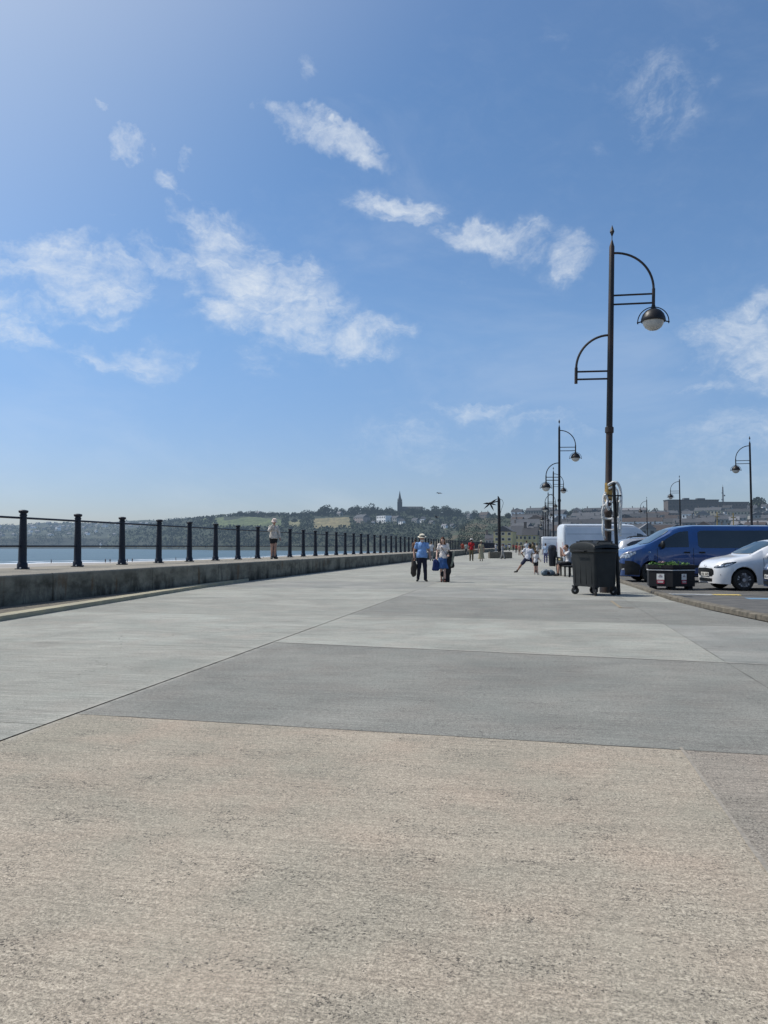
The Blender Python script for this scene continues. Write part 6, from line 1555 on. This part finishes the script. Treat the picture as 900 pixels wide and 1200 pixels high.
for (px, py, rx__, ry__, an, dn) in CL:
    c = azel(px, py); ca, sa = math.cos(R(an)), math.sin(R(an))
    e1 = azel(px + rx__ * ca, py + rx__ * sa) - c; e2 = azel(px - ry__ * sa * -1, py - ry__ * ca) - c
    mp = N.new('ShaderNodeMapping'); mp.vector_type = 'TEXTURE'; mp.inputs['Location'].default_value = c; mp.inputs['Rotation'].default_value = (0, 0, math.atan2(e1.y, e1.x)); mp.inputs['Scale'].default_value = (e1.length * 1.25, e2.length * 1.35, 1)
    L.new(fl_.outputs[0], mp.inputs[0])
    ln = N.new('ShaderNodeVectorMath'); ln.operation = 'LENGTH'; L.new(mp.outputs[0], ln.inputs[0])
    mr = N.new('ShaderNodeMapRange'); mr.interpolation_type = 'SMOOTHSTEP'; mr.inputs[1].default_value = 0.0; mr.inputs[2].default_value = 1.55; mr.inputs[3].default_value = dn; mr.inputs[4].default_value = 0; L.new(ln.outputs['Value'], mr.inputs[0])
    acc = mr.outputs[0] if acc is None else mth('SMOOTH_MAX', acc, mr.outputs[0], .12) 
n1 = fbm(10, 9, .68, (1, 1, 1.8), .5).outputs['Fac']; n2 = fbm(42, 6, .65, (1, 1, 1.5), .2).outputs['Fac']
mpf = N.new('ShaderNodeMapping'); mpf.inputs['Rotation'].default_value = (0, 0, R(24)); mpf.inputs['Scale'].default_value = (16, 46, 1); L.new(fl_.outputs[0], mpf.inputs[0])
nf = N.new('ShaderNodeTexNoise'); nf.inputs['Scale'].default_value = 1; nf.inputs['Detail'].default_value = 7; nf.inputs['Roughness'].default_value = .62; nf.inputs['Distortion'].default_value = .7; L.new(mpf.outputs[0], nf.inputs['Vector'])
nn_ = mth('ADD', mth('ADD', mth('MULTIPLY', n1, .50), mth('MULTIPLY', n2, .18)), mth('MULTIPLY', nf.outputs['Fac'], .36))
dens = mth('ADD', mth('MULTIPLY', acc, 1.35), mth('MULTIPLY', mth('SUBTRACT', nn_, .525), 5.6))
dens = mth('MULTIPLY', dens, mth('MULTIPLY', acc, 2.2, clamp=True))
mr = N.new('ShaderNodeMapRange'); mr.interpolation_type = 'SMOOTHSTEP'; mr.inputs[1].default_value = -.1; mr.inputs[2].default_value = 2.35; mr.inputs[3].default_value = 0; mr.inputs[4].default_value = .9; L.new(dens, mr.inputs[0])
alpha = mr.outputs[0]
# thin veil
veil = fbm(3.2, 6, .6, (1, 1, 2.2), .5).outputs['Fac']
vr = N.new('ShaderNodeMapRange'); vr.interpolation_type = 'SMOOTHSTEP'; vr.inputs[1].default_value = .45; vr.inputs[2].default_value = .8; vr.inputs[4].default_value = .16; L.new(veil, vr.inputs[0])
alpha = mth('MAXIMUM', alpha, vr.outputs[0])
# bright aureole of thin haze around the sun
dt = N.new('ShaderNodeVectorMath'); dt.operation = 'DOT_PRODUCT'; dt.inputs[1].default_value = sd; L.new(nm.outputs[0], dt.inputs[0])
gl_ = N.new('ShaderNodeMapRange'); gl_.inputs[1].default_value = .55; gl_.inputs[2].default_value = 1; gl_.inputs[4].default_value = 1; L.new(dt.outputs['Value'], gl_.inputs[0])
alpha = mth('MAXIMUM', alpha, mth('MULTIPLY', mth('POWER', gl_.outputs[0], 1.7), 1.0, clamp=True))
# grade the clear sky by elevation
cr = N.new('ShaderNodeValToRGB'); L.new(mth('MULTIPLY', el, 1 / R(60), clamp=True), cr.inputs[0])
SKYRAMP = [(0, (.55, .60, .80)), (5/60, (.60, .66, .83)), (15/60, (.70, .84, .965)), (30/60, (.68, .86, .98)), (36/60, (.76, .9, 1.0)), (1, (.8, .92, 1))]
els = cr.color_ramp.elements
while len(els) < len(SKYRAMP): els.new(.5)
for e_, (p_, c_) in zip(els, SKYRAMP): e_.position = p_
for e_, (p_, c_) in zip(els, SKYRAMP): e_.position = p_; e_.color = (*c_, 1)
mg = N.new('ShaderNodeMix'); mg.data_type = 'RGBA'; mg.blend_type = 'MULTIPLY'; mg.inputs[0].default_value = 1; L.new(sk.outputs[0], mg.inputs[6]); L.new(cr.outputs[0], mg.inputs[7])
mc = N.new('ShaderNodeMix'); mc.data_type = 'RGBA'; mc.inputs[7].default_value = (5.9, 6.3, 6.7, 1); L.new(mg.outputs[2], mc.inputs[6]); L.new(alpha, mc.inputs[0])
L.new(mc.outputs[2], bg.inputs['Color'])
scene.view_settings.view_transform = 'Standard'; scene.view_settings.look = 'None'; scene.view_settings.exposure = 0; scene.view_settings.gamma = 1
scene.render.engine = 'CYCLES'; scene.cycles.use_denoising = True; scene.cycles.max_bounces = 6
